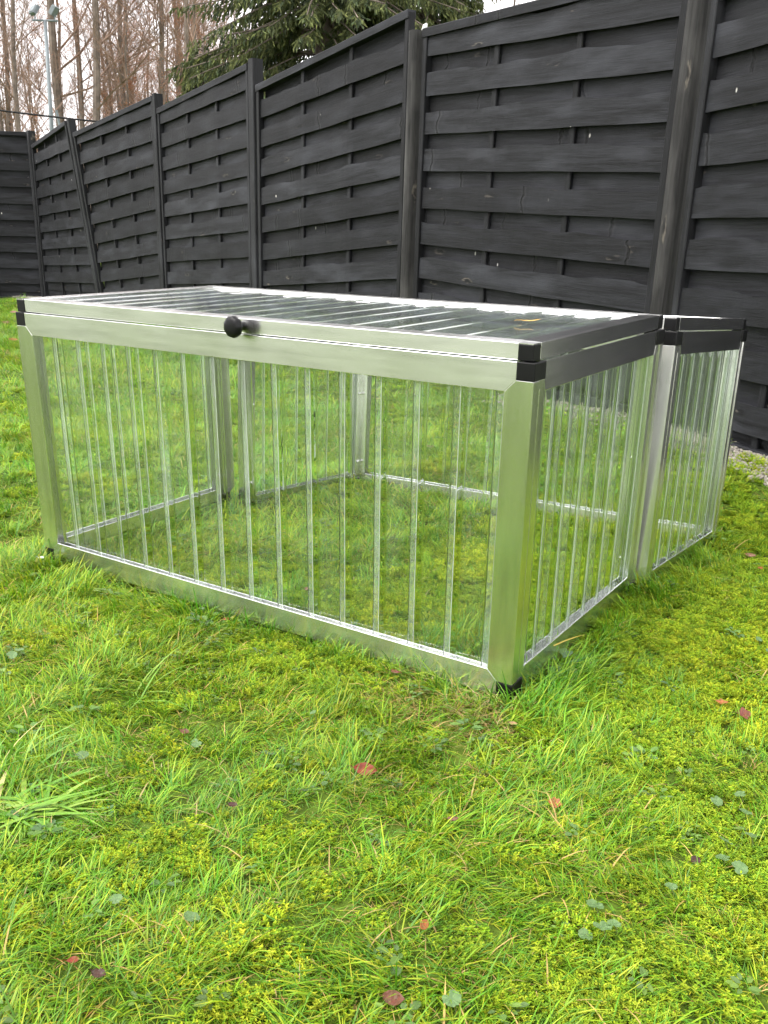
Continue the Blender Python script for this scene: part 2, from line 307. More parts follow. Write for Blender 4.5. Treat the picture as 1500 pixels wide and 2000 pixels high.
def board_mesh(name, h, th, seed, weave):
    r = random.Random(seed); n = 30; mb = MB(); ph = [r.uniform(0, 6.28) for _ in range(8)]
    for i in range(n + 1):
        u = i / n; x = 1.8 * u
        bump = 0
        if weave:
            for c in (1 / 3, 2 / 3): bump = max(bump, math.cos(min(1, abs(u - c) / .13) * math.pi / 2) ** 2)
        d = (.006 + .009 * bump) if weave else 0
        top = h - .006 + (.006 * math.sin(9 * u + ph[0]) + .004 * math.sin(23 * u + ph[1]) + .0025 * math.sin(51 * u + ph[2])) * (1 if weave else .4)
        bot = .0012 * math.sin(7 * u + ph[3]) + .001 * math.sin(19 * u + ph[4])
        w = .0015 * math.sin(11 * u + ph[5])
        y0, y1 = -(d + w + .005), -(d + w + (.002 if weave else .005))          # -y faces the garden; the lower edge stands proud
        mid = h * .55
        mb.v += [(x, y0 - th, bot), (x, y0 - th + .001, mid), (x, y1 - th, top), (x, y1, top - .002), (x, y0, bot + .001)]
    for i in range(n):
        for k in range(5): a = i * 5 + k; b_ = i * 5 + (k + 1) % 5; mb.f.append((a, b_, b_ + 5, a + 5))
    mb.f.append((4, 3, 2, 1, 0)); e = n * 5; mb.f.append((e, e + 1, e + 2, e + 3, e + 4))
    me = mb.mesh(name, WOOD); fix_normals(me); return me
FB = [board_mesh('front_board', .126, .009, 10 + i, True) for i in range(7)]
BB = [board_mesh('back_board', .128, .010, 40 + i, False) for i in range(5)]
def stick_mesh(name, w, d, h, mat, n=10, seed=0):
    r = random.Random(seed); mb = MB(); ch = .004
    for i in range(n + 1):
        z = h * i / n; j = r.uniform(-.0012, .0012)
        mb.v += [(-w / 2 + j, -d / 2 + ch, z), (-w / 2 + ch + j, -d / 2, z), (w / 2 - ch + j, -d / 2, z), (w / 2 + j, -d / 2 + ch, z), (w / 2 + j, d / 2, z), (-w / 2 + j, d / 2, z)]
    for i in range(n):
        for k in range(6): a = i * 6 + k; b_ = i * 6 + (k + 1) % 6; mb.f.append((a, b_, b_ + 6, a + 6))
    mb.f.append(tuple(range(5, -1, -1))); mb.f.append(tuple(n * 6 + k for k in range(6)))
    me = mb.mesh(name, mat); fix_normals(me); return me
def frame_mat(p0, p1, length):
    """x along the panel, -y to the garden, z up; origin at p0, x scaled so the 1.8 m mesh reaches p1"""
    d = Vector(p1) - Vector(p0); x = d.normalized(); up = Vector((0, 0, 1)); y = up.cross(x).normalized(); z = x.cross(y)
    m = Matrix((x, y, z)).transposed().to_4x4()
    return Matrix.Translation(Vector(p0)) @ m @ Matrix.Diagonal((d.length / length, 1, 1, 1))
BATTEN = stick_mesh('batten', .038, .016, 2.0, WOODV); STILE = stick_mesh('stile', .040, .044, 2.0, WOODV, seed=3)
k = 0
for (nm, lt, lb, rt_, rb, ztl, ztr, rl, rr, where) in PANELS:
    zb = float(np.mean([gz(lb[0], lb[1]), gz(rb[0], rb[1])])) + .035 if nm != 'G' else .075
    base = Vector(((lb[0] + rb[0]) / 2, (lb[1] + rb[1]) / 2, zb)); root = empty('garden_fence', base)
    tag(root, 'black board fence panel ' + where, 'fence', 'fence panels along the lawn')
    def end(side, z):
        a, b_ = (lt, lb) if side == 0 else (rt_, rb); t = (z - zb) / (2.0 - zb); return Vector((b_[0] + (a[0] - b_[0]) * t, b_[1] + (a[1] - b_[1]) * t, z))
    def put(name, me, m):
        o = link(name, me, None, root); o.matrix_basis = Matrix.Translation(-base) @ m; return o
    lines = [i for i in range(-12, 6) if rl + .2 * i > zb + .04 and rl + .2 * i < min(ztl, ztr) - .05]
    for i in lines:
        zl, zr = rl + .2 * i + random.uniform(-.004, .004), rr + .2 * i + random.uniform(-.004, .004)
        me = FB[k % 7] if min(ztl - zl, ztr - zr) > .14 else None; k += 1
        m = frame_mat(end(0, zl), end(1, zr), 1.8)
        if me is None: m = m @ Matrix.Diagonal((1, 1, (min(ztl - zl, ztr - zr) - .012) / .128, 1)); me = FB[k % 7]
        put('board', me, m)
        zl2, zr2 = zl - .105, zr - .105
        hh = 1.0
        if min(zl2, zr2) < zb + .02: dz = zb + .02 - min(zl2, zr2); zl2 += dz; zr2 += dz; hh = max(.25, 1 - dz / .128)
        m = frame_mat(end(0, zl2), end(1, zr2), 1.8) @ Matrix.Translation((0, .024, 0)) @ Matrix.Diagonal((1, 1, hh, 1)); put('board', BB[k % 5], m)
    for za, zb2 in ((ztl - .150, ztr - .150), (zb - .01, zb - .01), (zb + .085, zb + .085)):      # recessed boards closing the panel under the cap and at the foot
        put('board', BB[k % 5], frame_mat(end(0, za), end(1, zb2), 1.8) @ Matrix.Translation((0, .036 + .012 * (za > zb), 0))); k += 1
    m0 = frame_mat(end(0, 1.0), end(1, 1.0), 1.8).to_quaternion().to_matrix().to_4x4()
    def upright(name, me, u, off, top):
        pb = end(0, zb).lerp(end(1, zb), u); pt = end(0, top).lerp(end(1, top), u); L = (pt - pb).length
        zax = (pt - pb).normalized(); xax = (m0.to_3x3() @ Vector((1, 0, 0))); yax = zax.cross(xax).normalized(); xax = yax.cross(zax)
        mm = Matrix((xax, yax, zax)).transposed().to_4x4()
        put(name, me, Matrix.Translation(pb) @ mm @ Matrix.Translation((0, off, 0)) @ Matrix.Diagonal((1, 1, L / 2.0, 1)))
    for u in (1 / 3, 2 / 3): upright('batten', BATTEN, u, -.003, ztl + (ztr - ztl) * u - .02)
    Lp = (end(1, 1) - end(0, 1)).length
    for u, zz in ((-.012 / Lp * 1, ztl - .012), (1 + .012 / Lp, ztr - .012)): upright('stile', STILE, u, -.010, zz)
    # cap and foot rail
    for (nmr, z0, z1, hgt, dep) in (('cap_rail', ztl - .045, ztr - .045, .045, .060), ('foot_rail', zb - .045, zb - .045, .055, .040)):
        mb = MB(); n = 12
        for i in range(n + 1):
            x = -.03 + 1.86 * i / n; w = .0015 * math.sin(i * 2.1)
            mb.v += [(x, -dep / 2 - .008 + w, 0), (x, -dep / 2 - .008 + w, hgt - .004), (x, -dep / 2 - .004 + w, hgt), (x, dep / 2 - .01, hgt), (x, dep / 2 - .01, 0)]
        for i in range(n):
            for q in range(5): a = i * 5 + q; b_ = i * 5 + (q + 1) % 5; mb.f.append((a, b_, b_ + 5, a + 5))
        mb.f.append((4, 3, 2, 1, 0)); e = n * 5; mb.f.append((e, e + 1, e + 2, e + 3, e + 4))
        me = mb.mesh(nmr, WOOD); fix_normals(me); put(nmr, me, frame_mat(end(0, z0), end(1, z1), 1.8))
# posts
def post(name, b0, t0, w, d, ztop, mat, rounded, face, label):
    mb = MB(); n = 12; zb = float(gz(*b0)) - .05; fx, fy = face; f = Vector((fx, fy, 0)).normalized(); s = Vector((-f.y, f.x, 0))
    pr = [(w / 2 * math.cos(t), -d * .15 - d * .5 * math.sin(t)) for t in np.linspace(0, math.pi, 9)] + [(-w / 2, d / 2), (w / 2, d / 2)] if rounded else \
         [(w / 2, -d / 2 + .005), (w / 2 - .005, -d / 2), (-w / 2 + .005, -d / 2), (-w / 2, -d / 2 + .005), (-w / 2, d / 2), (w / 2, d / 2)]
    m_ = len(pr)
    for i in range(n + 1):
        t = i / n; z = zb + (ztop - zb) * t; px = b0[0] + (t0[0] - b0[0]) * t; py = b0[1] + (t0[1] - b0[1]) * t
        for a, b_ in pr: q = s * a - f * b_; mb.v.append((px + q.x - b0[0], py + q.y - b0[1], z - zb))
    for i in range(n):
        for q in range(m_): a = i * m_ + q; b_ = i * m_ + (q + 1) % m_; mb.f.append((a, b_, b_ + m_, a + m_))
    mb.f.append(tuple(range(m_ - 1, -1, -1))); mb.f.append(tuple(n * m_ + q for q in range(m_)))
    o = mb.build(name, mat); o.location = (b0[0], b0[1], zb); tag(o, label, 'fence post', 'fence posts between the panels'); return o
def mid(a, b_): return ((a[0] + b_[0]) / 2, (a[1] + b_[1]) / 2)
FACE = (-.383, -.924)
P = {p[0]: p for p in PANELS}
for a, b_, w, d, zt, mat, rd, off, lab in (
        ('A', 'B', .085, .085, 2.09, WOODV, False, .0, 'square black fence post at the corner where the fence turns, far left'),
        ('B', 'C', .075, .075, 2.03, WOODV, False, .0, 'leaning black fence post, second from the left edge'),
        ('C', 'D', .07, .08, 2.085, WOODV, False, .0, 'square black fence post, third from the left edge'),
        ('D', 'E', .085, .085, 2.10, WOODV, False, .0, 'square black fence post above the middle of the clear lid'),
        ('E', 'F', .080, .075, 1.975, WOODP, True, .02, 'weathered rounded fence post with a pale cap in the middle of the picture'),
        ('F', 'G', .095, .085, 2.2, WOODP, True, .02, 'thick weathered rounded fence post spattered white, nearest the right edge')):
    bb = mid(P[a][4], P[b_][2]); tt = mid(P[a][3], P[b_][1]); bb = (bb[0] + FACE[0] * off, bb[1] + FACE[1] * off); tt = (tt[0] + FACE[0] * off, tt[1] + FACE[1] * off)
    post('fence_post', bb, tt, w, d, zt, mat, rd, FACE, lab)
e_ = mid(P['E'][4], P['F'][2])
mb = MB(); mb.tube([(0, 0, 0), (0, 0, .012), (.004, 0, .03), (.015, 0, .04)], [.016, .017, .014, .006], 8)
o = mb.build('post_cap', WHITE, smooth_=True); o.location = (e_[0] + .03, e_[1] + .0, 1.972); tag(o, 'small white fitting on top of the weathered middle fence post', 'cap')

# ------------------------------------------------------------------ the two clear frames
CAPX, LEAFW, TH = .030, .050, .0035
def sheet(name, s0, s1, t0, t1, centers, mp, parent, hgt=.0115, d0=.0172, sign=-1, rib='glass', side=1):
    pts = []
    offs = [-.0145, -.0128, -.0112, -.0096, -.0080, -.0066, -.0056, -.0035, 0, .0035, .0056, .0066, .0080, .0096, .0112, .0128, .0145]
    ss = [s0]
    for c in centers:
        for o in offs:
            if s0 < c + o < s1: ss.append(c + o)
    ss.append(s1); ss = sorted(ss); ex = []
    for a, b_ in zip(ss[:-1], ss[1:]):
        ex.append(a)
        if b_ - a > .02: ex += [a + (b_ - a) * q for q in (.25, .5, .75)]
    ex.append(ss[-1]); ss = ex
    def hh(s):
        c = min(abs(s - q) for q in centers); t = min(1, max(0, (.0136 - c) / (.0136 - .0058))); return hgt * t * t * (3 - 2 * t)
    prof = [(s, d0 + sign * hh(s) + .0006 * math.sin(s * 31)) for s in ss]
    A = []; B = []; th = .0006
    for i, (s, d) in enumerate(prof):
        a = prof[max(i - 1, 0)]; b_ = prof[min(i + 1, len(prof) - 1)]; tx, ty = b_[0] - a[0], b_[1] - a[1]; L = math.hypot(tx, ty); nx_, ny_ = -ty / L, tx / L
        A.append((s + nx_ * th, d + ny_ * th)); B.append((s - nx_ * th, d - ny_ * th))
    n = len(A); v = []; f = []
    for t in (t0, t1):
        v += [mp(s, t, d) for s, d in A] + [mp(s, t, d) for s, d in B]
    q = 2 * n
    for i in range(n - 1):
        f.append((i, i + 1, q + i + 1, q + i)); f.append((n + i + 1, n + i, q + n + i, q + n + i + 1))
        f.append((i + 1, i, n + i, n + i + 1)); f.append((q + i, q + i + 1, q + n + i + 1, q + n + i))
    f.append((0, q, q + n, n)); f.append((n - 1, 2 * n - 1, q + 2 * n - 1, q + n - 1))
    o = obj(name, v, f, LIDM if rib == 'thin' else GLASS, parent, True); fix_normals(o.data); o.data.materials.append(RIDGE); o.data.materials.append(RIB_GLINT); o.data.materials.append(CREST)
    mi = []
    for p in o.data.polygons:
        of_ = [min(abs(ss[i % n] - c_) for c_ in centers) for i in p.vertices]
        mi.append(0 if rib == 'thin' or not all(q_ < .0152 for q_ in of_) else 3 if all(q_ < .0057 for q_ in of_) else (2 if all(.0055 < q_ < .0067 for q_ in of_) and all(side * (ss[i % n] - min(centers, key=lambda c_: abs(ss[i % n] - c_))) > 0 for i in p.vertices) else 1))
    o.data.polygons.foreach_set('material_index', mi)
    es = o.modifiers.new('edges', 'EDGE_SPLIT'); es.split_angle = math.radians(60)
    return o
def make_frame(name, label, mw, W, D, faces, seed):
    r = random.Random(seed); root = empty(name); root.matrix_world = mw; tag(root, label, 'cold frame')
    H = .64; Hb = .610; c, L = CAPX, LEAFW
    maps = {'front': (W, lambda s, t, d: (s - W, d, t)), 'back': (W, lambda s, t, d: (s - W, D - d, t)),
            'right': (D, lambda s, t, d: (-d, s, t)), 'left': (D, lambda s, t, d: (-W + d, s, t))}
    cs = {'front': c, 'back': c, 'right': .044, 'left': .044}
    for fc in ('front', 'back', 'right', 'left'):
        S, mp = maps[fc]; cc = cs[fc]
        top = [(cc, Hb), (S - cc, Hb), (S - cc, Hb - c), (S - L, Hb - L), (L, Hb - L), (cc, Hb - c)]
        bot = [(a, Hb - b_) for a, b_ in top]
        for w, poly in (('top', top), ('bottom', bot)):
            if fc not in faces and w == 'bottom': continue
            mb = MB(); mb.prism(poly, 0, TH, mp)
            inn = [(max(L, a) if a < S / 2 else min(S - L, a), b_) for a, b_ in poly]; inn = [(L, Hb - .012), (S - L, Hb - .012), (S - L, Hb - L + .003), (L, Hb - L + .003)]
            if w == 'bottom': inn = [(a, Hb - b_) for a, b_ in inn]
            mb.prism(inn, .0215, .0245, mp)
            z0, z1 = (Hb - L + .018, Hb - L + .021) if w == 'top' else (L - .021, L - .018)
            mb.prism([(L, z0), (S - L, z0), (S - L, z1), (L, z1)], TH + .0002, .0213, mp)
            mb.build('rail', ALU, root, bevel=.0009)
        if fc in faces:
            sp = .0815 if S > 1 else .0825; n = 15 if S > 1 else 7; c0 = .12 if S > 1 else (S - 6 * .0825) / 2
            cen = [c0 + sp * i for i in range(n)]
            if S < 1: cen = [.025 + .0815 * i for i in range(9) if .03 < .025 + .0815 * i < S - .03]
            sheet('clear_panel', .031, S - .031, .030, Hb - .031, cen, mp, root, side=-1 if fc == 'right' else 1)  # painted glints of front and right panels sit on the camera-side shoulder
    # posts: two leaves each with an inner leaf, a web and a raised corner bead
    for sx in (0, 1):
        for sy in (0, 1):
            fx = 'front' if sy == 0 else 'back'; fy = 'left' if sx == 0 else 'right'
            mb = MB()
            for fc, flip in ((fx, sx == 1), (fy, sy == 1)):
                S, mp = maps[fc]; cc = cs[fc]; side = fc in ('left', 'right')
                F_ = (lambda s: S - s) if flip else (lambda s: s)
                e0 = TH if side else 0
                poly = [(e0, c), (cc, c), (L, L), (L, Hb - L), (cc, Hb - c), (e0, Hb - c)]
                mb.prism([(F_(a), b_) for a, b_ in poly], 0, TH, mp)
                if fc in faces:
                    mb.prism([(F_(a), b_) for a, b_ in ((.0215 if not side else .0247, .02), (L - .002, .02), (L - .002, Hb - .02), (.0215 if not side else .0247, Hb - .02))], .0215, .0245, mp)
                    mb.prism([(F_(a), b_) for a, b_ in ((L - .022, .03), (L - .019, .03), (L - .019, Hb - .03), (L - .022, Hb - .03))], TH + .0002, .0213, mp)
                if side:
                    mb.prism([(F_(a), b_) for a, b_ in ((.0, c + .0005), (.021, c + .0005), (.021, Hb - c - .0005), (.0, Hb - c - .0005))], -.0018, -.00005, mp)
                    mb.prism([(F_(a), b_) for a, b_ in ((.028, c + .016), (.031, c + .016), (.031, Hb - c - .016), (.028, Hb - c - .016))], -.0008, -.00005, mp)
            mb.build('post', ALUP, root, bevel=.0009)
            for tz in (0, 1):
                mb = MB(); x0, x1 = (-W - .0008, -W + c) if sx == 0 else (-c, .0028); y0, y1 = (-.0008, .044) if sy == 0 else (D - .044, D + .0008)
                z0, z1 = (.0, c - .0004) if tz == 0 else (Hb - c + .0004, Hb + .0004)
                mb.box(x0, x1, y0, y1, z0, z1); mb.build('corner_cap', BLACK, root, bevel=.0016)
    # screws inside on the posts
    for x, y in ((-W + .026, .036), (-.027, .036), (-W + .026, D - .036), (-.027, D - .036)):
        for z in (.09, .33, .55):
            mb = MB(); sg = 1 if x < -W / 2 else -1
            mb.tube([(x, y, z), (x + sg * .003, y, z), (x + sg * .0045, y, z)], [.005, .005, .003], 8); mb.build('screw', ALU, root, True)
    # lid
    lid = empty('lid', (0, 0, 0), root); ins = .004; wl_ = .042; lc = .027
    def lm(x, y): return (x, y)
    x0, x1, y0, y1 = -W + ins, -ins, ins, D - ins; zA, zB = Hb + .0022, H
    flat = lambda a, b_, d: (a, b_, d)
    sides = [[(x0 + lc, y0), (x1 - lc, y0), (x1 - lc, y0 + lc), (x1 - wl_, y0 + wl_), (x0 + wl_, y0 + wl_), (x0 + lc, y0 + lc)],
             [(x0 + lc, y1), (x1 - lc, y1), (x1 - lc, y1 - lc), (x1 - wl_, y1 - wl_), (x0 + wl_, y1 - wl_), (x0 + lc, y1 - lc)],
             [(x0, y0 + lc), (x0, y1 - lc), (x0 + lc, y1 - lc), (x0 + wl_, y1 - wl_), (x0 + wl_, y0 + wl_), (x0 + lc, y0 + lc)],
             [(x1, y0 + lc), (x1, y1 - lc), (x1 - lc, y1 - lc), (x1 - wl_, y1 - wl_), (x1 - wl_, y0 + wl_), (x1 - lc, y0 + lc)]]
    for poly in sides:
        mb = MB(); mb.prism(poly, zA, zB, flat); mb.build('lid_rail', ALU, lid, bevel=.001)
    for x in (0, 1):
        for y in (0, 1):
            mb = MB(); mb.box(x0 - .0006 if x == 0 else x1 - lc + .0003, x0 + lc - .0003 if x == 0 else x1 + .0006, y0 - .0006 if y == 0 else y1 - lc + .0003, y0 + lc - .0003 if y == 0 else y1 + .0006, zA - .0006, zB - .002)
            mb.build('lid_corner_cap', BLACK, lid, bevel=.0015)
            mb = MB(); s_ = lc - .001
            mb.box(x0 if x == 0 else x1 - s_, x0 + s_ if x == 0 else x1, y0 if y == 0 else y1 - s_, y0 + s_ if y == 0 else y1, zB - .0019, zB - .0001); mb.build('corner_plate', ALU, lid)
    cen = [W + x0 + .075 + .0815 * i for i in range(20) if W + x0 + .075 + .0815 * i < W - .05]
    sheet('lid_sheet', wl_ - .001 + ins, W - wl_ + .001 - ins, y0 + wl_ - .001, y1 - wl_ + .001, cen, lambda s, t, d: (s - W, t, d), lid, hgt=.0018, d0=H - .0065, sign=1, rib='thin')
    return root, lid
U1 = Matrix(((1, .0001, .0037, 0), (0, .9994, -.0352, 0), (-.0037, .0352, .9994, 0), (0, 0, 0, 1)))
_x = Vector((.9998, -.0093, .0165)).normalized(); _y = Vector((.0097, .9990, -.041)); _z = _x.cross(_y).normalized(); _y = _z.cross(_x)
U2 = Matrix.Translation((.024, .6645, .016)) @ Matrix((_x, _y, _z)).transposed().to_4x4()
f1, lid1 = make_frame('cold_frame', 'clear ribbed plastic and aluminium cold frame with black knob, nearest the camera', U1, 1.32, .66, ('front', 'left', 'right'), 1)
f2, lid2 = make_frame('cold_frame', 'second clear aluminium-framed cold frame joined behind the front one, towards the fence', U2, 1.295, .635, ('back', 'left', 'right'), 2)
# black fluted knob on the front lid
mb = MB(); prof = [(.0, .0090), (.012, .0085), (.016, .0115), (.019, .0175), (.022, .0200), (.029, .0205), (.033, .0185), (.0350, .0125), (.0355, .004)]; n = 36
for (dy, rr_) in prof:
    for i in range(n):
        t = 2 * math.pi * i / n; fl = 1 + (.028 * math.cos(9 * t) if .015 < rr_ else 0)
        mb.v.append((-.622 + rr_ * fl * math.cos(t), .004 - dy, .626 + rr_ * fl * math.sin(t)))
for j in range(len(prof) - 1):
    for i in range(n): mb.f.append((j * n + i, j * n + (i + 1) % n, (j + 1) * n + (i + 1) % n, (j + 1) * n + i))
mb.f.append(tuple((len(prof) - 1) * n + i for i in range(n))); mb.build('knob', BLACK, lid1, True)

# ------------------------------------------------------------------ grass, moss, gravel (uncountable: scattered tufts)
def blade(mb, base, yaw, L, w, lean, curl, col, tip=None, segs=3):
    p = np.array(base, float); d = np.array([math.cos(yaw), math.sin(yaw)]); s = np.array([-math.sin(yaw), math.cos(yaw), 0]) * w / 2
    v = []; cc = []; ang = lean; tip = tip or col
    for i in range(segs + 1):
        k_ = (1, .95, .7, .35)[i] if segs == 3 else 1 - (i / segs) ** 2
        t = i / segs; c = tuple(a + (b_ - a) * t for a, b_ in zip(col, tip))
        if i < segs: v += [p - s * k_, p + s * k_]; cc += [c, c]
        else: v += [p]; cc += [c]
        p = p + L / segs * np.array([d[0] * math.sin(ang), d[1] * math.sin(ang), math.cos(ang)]); ang += curl / segs
        if p[2] < .001: p[2] = .001
    f = [(2 * i, 2 * i + 1, 2 * i + 3, 2 * i + 2) for i in range(segs - 1)] + [(2 * segs - 2, 2 * segs - 1, 2 * segs)]
    mb.add(v, f, cc)
GCOL = [(.084, .238, .012), (.114, .278, .012), (.155, .310, .014), (.205, .345, .016), (.074, .218, .026), (.275, .372, .026)]
STRAW = [(.42, .33, .13), (.36, .25, .09), (.48, .40, .20), (.27, .16, .06)]
def tuft(name, seed, n, R, L0, L1, w0, w1, lean, spread, straw, cols=GCOL, mat=None):
    r = random.Random(seed); mb = MB()
    for _ in range(n):
        a = r.uniform(0, 6.28); q = R * math.sqrt(r.random()); c = r.choice(cols); tip = tuple(x * r.uniform(1.0, 1.35) for x in c)
        if r.random() < straw: c = r.choice(STRAW); tip = c
        elif r.random() < .2: tip = (c[0] * 1.6, c[1] * 1.15, c[2] * 1.1)
        blade(mb, (q * math.cos(a), q * math.sin(a), -.004), r.gauss(0, spread), r.uniform(L0, L1), r.uniform(w0, w1), max(.05, r.gauss(lean, .28)), r.uniform(.2, 1.3), c, tip)
    return mb.mesh(name, mat or GRASS)
def moss_patch(name, seed, n, R, h):
    r = random.Random(seed); mb = MB(); pal = [(.23, .345, .012), (.29, .385, .014), (.185, .31, .012), (.345, .41, .022), (.13, .255, .014)]
    for _ in range(n):
        a = r.uniform(0, 6.28); q = R * math.sqrt(r.random()); x, y = q * math.cos(a), q * math.sin(a); hh = h * r.uniform(.5, 1.15); c = r.choice(pal)
        lx, ly = r.gauss(0, .25), r.gauss(0, .25)
        for j in range(8):
            t = j / 8; z = hh * (.25 + .75 * t); L = .0054 * (1.15 - .6 * t) * r.uniform(.8, 1.25); w = .0016; yw = j * 2.4 + r.uniform(-.4, .4)
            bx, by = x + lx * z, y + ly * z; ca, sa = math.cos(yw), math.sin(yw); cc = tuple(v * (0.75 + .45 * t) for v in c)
            mb.add([(bx - sa * w * .5, by + ca * w * .5, z), (bx + sa * w * .5, by - ca * w * .5, z), (bx + ca * L * .55 + sa * w * .6, by + sa * L * .55 - ca * w * .6, z + L * .35), (bx + ca * L, by + sa * L, z + L * .35), (bx + ca * L * .55 - sa * w * .6, by + sa * L * .55 + ca * w * .6, z + L * .35)], [(0, 1, 2, 3, 4)], cc)
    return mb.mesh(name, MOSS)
def weed(name, seed):
    r = random.Random(seed); mb = MB()
    for j in range(9):
        yw = r.uniform(0, 6.28); L = r.uniform(.012, .022); w = L * .55; z = r.uniform(.012, .03); q = r.uniform(.002, .02); c = r.choice([(.10, .20, .05), (.13, .24, .05), (.09, .17, .06)])
        ca, sa = math.cos(yw), math.sin(yw); pts = [(0, 0, 0), (.3, -.5, .1), (.7, -.45, .12), (1, 0, .05), (.7, .45, .12), (.3, .5, .1)]
        mb.add([(ca * (q + u * L) - sa * v_ * w, sa * (q + u * L) + ca * v_ * w, z + zz * L) for u, v_, zz in pts], [(0, 1, 2, 3), (0, 3, 4, 5)], c)
    return mb.mesh(name, GRASS)
def proto_coll(name, meshes):
    col = bpy.data.collections.new(name)
    for i, me in enumerate(meshes): col.objects.link(bpy.data.objects.new('%s_%02d' % (name, i), me))
    return col
def scatter(name, col, pts, rot, scl, ids, tint, label, cat):
    me = bpy.data.meshes.new(name); me.vertices.add(len(pts)); me.vertices.foreach_set('co', np.asarray(pts, np.float32).ravel())
    def at(nm, ty, arr, key):
        a = me.attributes.new(nm, ty, 'POINT'); a.data.foreach_set(key, np.ascontiguousarray(arr).ravel())
    at('rot', 'FLOAT_VECTOR', rot.astype(np.float32), 'vector'); at('scl', 'FLOAT_VECTOR', scl.astype(np.float32), 'vector'); at('pid', 'INT', ids.astype(np.int32), 'value')
    t4 = np.ones((len(pts), 4), np.float32); t4[:, :3] = tint; at('tint', 'FLOAT_COLOR', t4, 'color')
    o = bpy.data.objects.new(name, me); C.objects.link(o)
    ng = bpy.data.node_groups.new(name, 'GeometryNodeTree'); ng.interface.new_socket('Geometry', in_out='INPUT', socket_type='NodeSocketGeometry'); ng.interface.new_socket('Geometry', in_out='OUTPUT', socket_type='NodeSocketGeometry')
    N = ng.nodes; gi = N.new('NodeGroupInput'); go = N.new('NodeGroupOutput'); ip = N.new('GeometryNodeInstanceOnPoints'); ci = N.new('GeometryNodeCollectionInfo')
    ci.inputs['Collection'].default_value = col; ci.inputs['Separate Children'].default_value = True; ci.inputs['Reset Children'].default_value = True
    ip.inputs['Pick Instance'].default_value = True
    def na(nm, ty):
        n = N.new('GeometryNodeInputNamedAttribute'); n.data_type = ty; n.inputs['Name'].default_value = nm; return n.outputs['Attribute']
    e2r = N.new('FunctionNodeEulerToRotation'); ng.links.new(na('rot', 'FLOAT_VECTOR'), e2r.inputs[0])
    ng.links.new(gi.outputs[0], ip.inputs['Points']); ng.links.new(ci.outputs[0], ip.inputs['Instance']); ng.links.new(na('pid', 'INT'), ip.inputs['Instance Index'])
    ng.links.new(e2r.outputs[0], ip.inputs['Rotation']); ng.links.new(na('scl', 'FLOAT_VECTOR'), ip.inputs['Scale']); ng.links.new(ip.outputs[0], go.inputs[0])
    o.modifiers.new('scatter', 'NODES').node_group = ng
    tag(o, label, cat, kind='stuff'); return o
def in_view(x, y, mx_=330, top=-50):
    z = gz(x, y); d = np.stack([x, y, z], -1) - CAM; zz = d @ FW; u = 750 + FPX * (d @ RT) / zz; v = 1140 + FPX * (d @ DN) / zz
    return (zz > .3) & (u > -mx_) & (u < 1500 + mx_) & (v < 2500)
def in_rail(x, y, m=.004):   # metal feet of the two frames
    def hit(x0, x1, y0, y1, sides):
        r = np.zeros(x.shape, bool); ins = (x > x0 - m) & (x < x1 + m) & (y > y0 - m) & (y < y1 + m); w = .028 + m
        if 'f' in sides: r |= ins & (y < y0 + w)
        if 'b' in sides: r |= ins & (y > y1 - w)
        return r | (ins & (x < x0 + w)) | (ins & (x > x1 - w))
    return hit(-1.32, 0, 0, .66, 'f') | hit(-1.262, .035, .672, 1.307, 'b')
def field(dens, dmin, dmax, seed):
    g = np.random.default_rng(seed); x0, x1, y0, y1 = -12.2, 2.2, -2.2, 8.0
    if dmax < 4: x0, x1, y0, y1 = CAM[0] - dmax, CAM[0] + dmax, CAM[1] - .3, CAM[1] + dmax
    n = int(dens * (x1 - x0) * (y1 - y0)); x = g.uniform(x0, x1, n); y = g.uniform(y0, y1, n); d = np.hypot(x - CAM[0], y - CAM[1])
    nd = fence_nd(x, y)
    # the fence turns towards the camera at both ends
    k_ = (d >= dmin) & (d < dmax) & in_view(x, y) & (nd < -.10) & ~in_rail(x, y) & ~((x > -.6) & ((y - 2.805) > -.795 * (x + .595) - .10))
    edge = np.clip((-.10 - nd) / .35, 0, 1); k_ &= g.random(n) < (.12 + .88 * edge)
    return x[k_], y[k_], g
def tall_boost(x, y):      # longer growth along the metal feet and inside the frames
    b = np.zeros(x.shape)
    def sd(x0, x1, y0, y1): return np.maximum(np.maximum(x0 - x, x - x1), np.maximum(y0 - y, y - y1))
    d = np.abs(sd(-1.32, .03, 0, 1.3)); b = np.maximum(b, .5 * np.exp(-(d / .055) ** 2))
    b += .3 * np.exp(-(((x - .06) / .10) ** 2 + ((y - .14) / .16) ** 2)) + .9 * np.exp(-(((x + .14) / .13) ** 2 + ((y - .16) / .12) ** 2))
    b += .4 * np.exp(-(((x - .14) / .14) ** 2 + ((y + .05) / .12) ** 2)) + .5 * np.exp(-(((x + 1.15) / .15) ** 2 + ((y + .10) / .08) ** 2))
    for fx, fy in ((.0, -.02), (-1.33, -.02), (.05, .66), (.06, .62), (.06, 1.27)): b = b + .45 * np.exp(-((x - fx) ** 2 + (y - fy) ** 2) / .0035)
    return b
def straw_mask(x, y):
    return np.clip(1.5 * np.exp(-(((x + .07) / .15) ** 2 + ((y + .095) / .075) ** 2)), 0, 1)
def moss_mask(x, y):
    m = vnoise(x, y, 2.2, 5) * .55 + vnoise(x, y, 6.5, 6) * .45
    right = smooth(-.6, .5, (x - .15) * .85 + (y + .6) * .15 + .1)
    return np.clip((m - .60 + .36 * right) * 4.0, 0, 1)
TALL = [tuft('tall', 100 + i, 15, .020, .035, .085, .0014, .0030, .75, .9, .05) for i in range(5)]
LYING = [tuft('lying', 200 + i, 15, .024, .035, .080, .0013, .0027, 1.2, .7, .09) for i in range(5)]
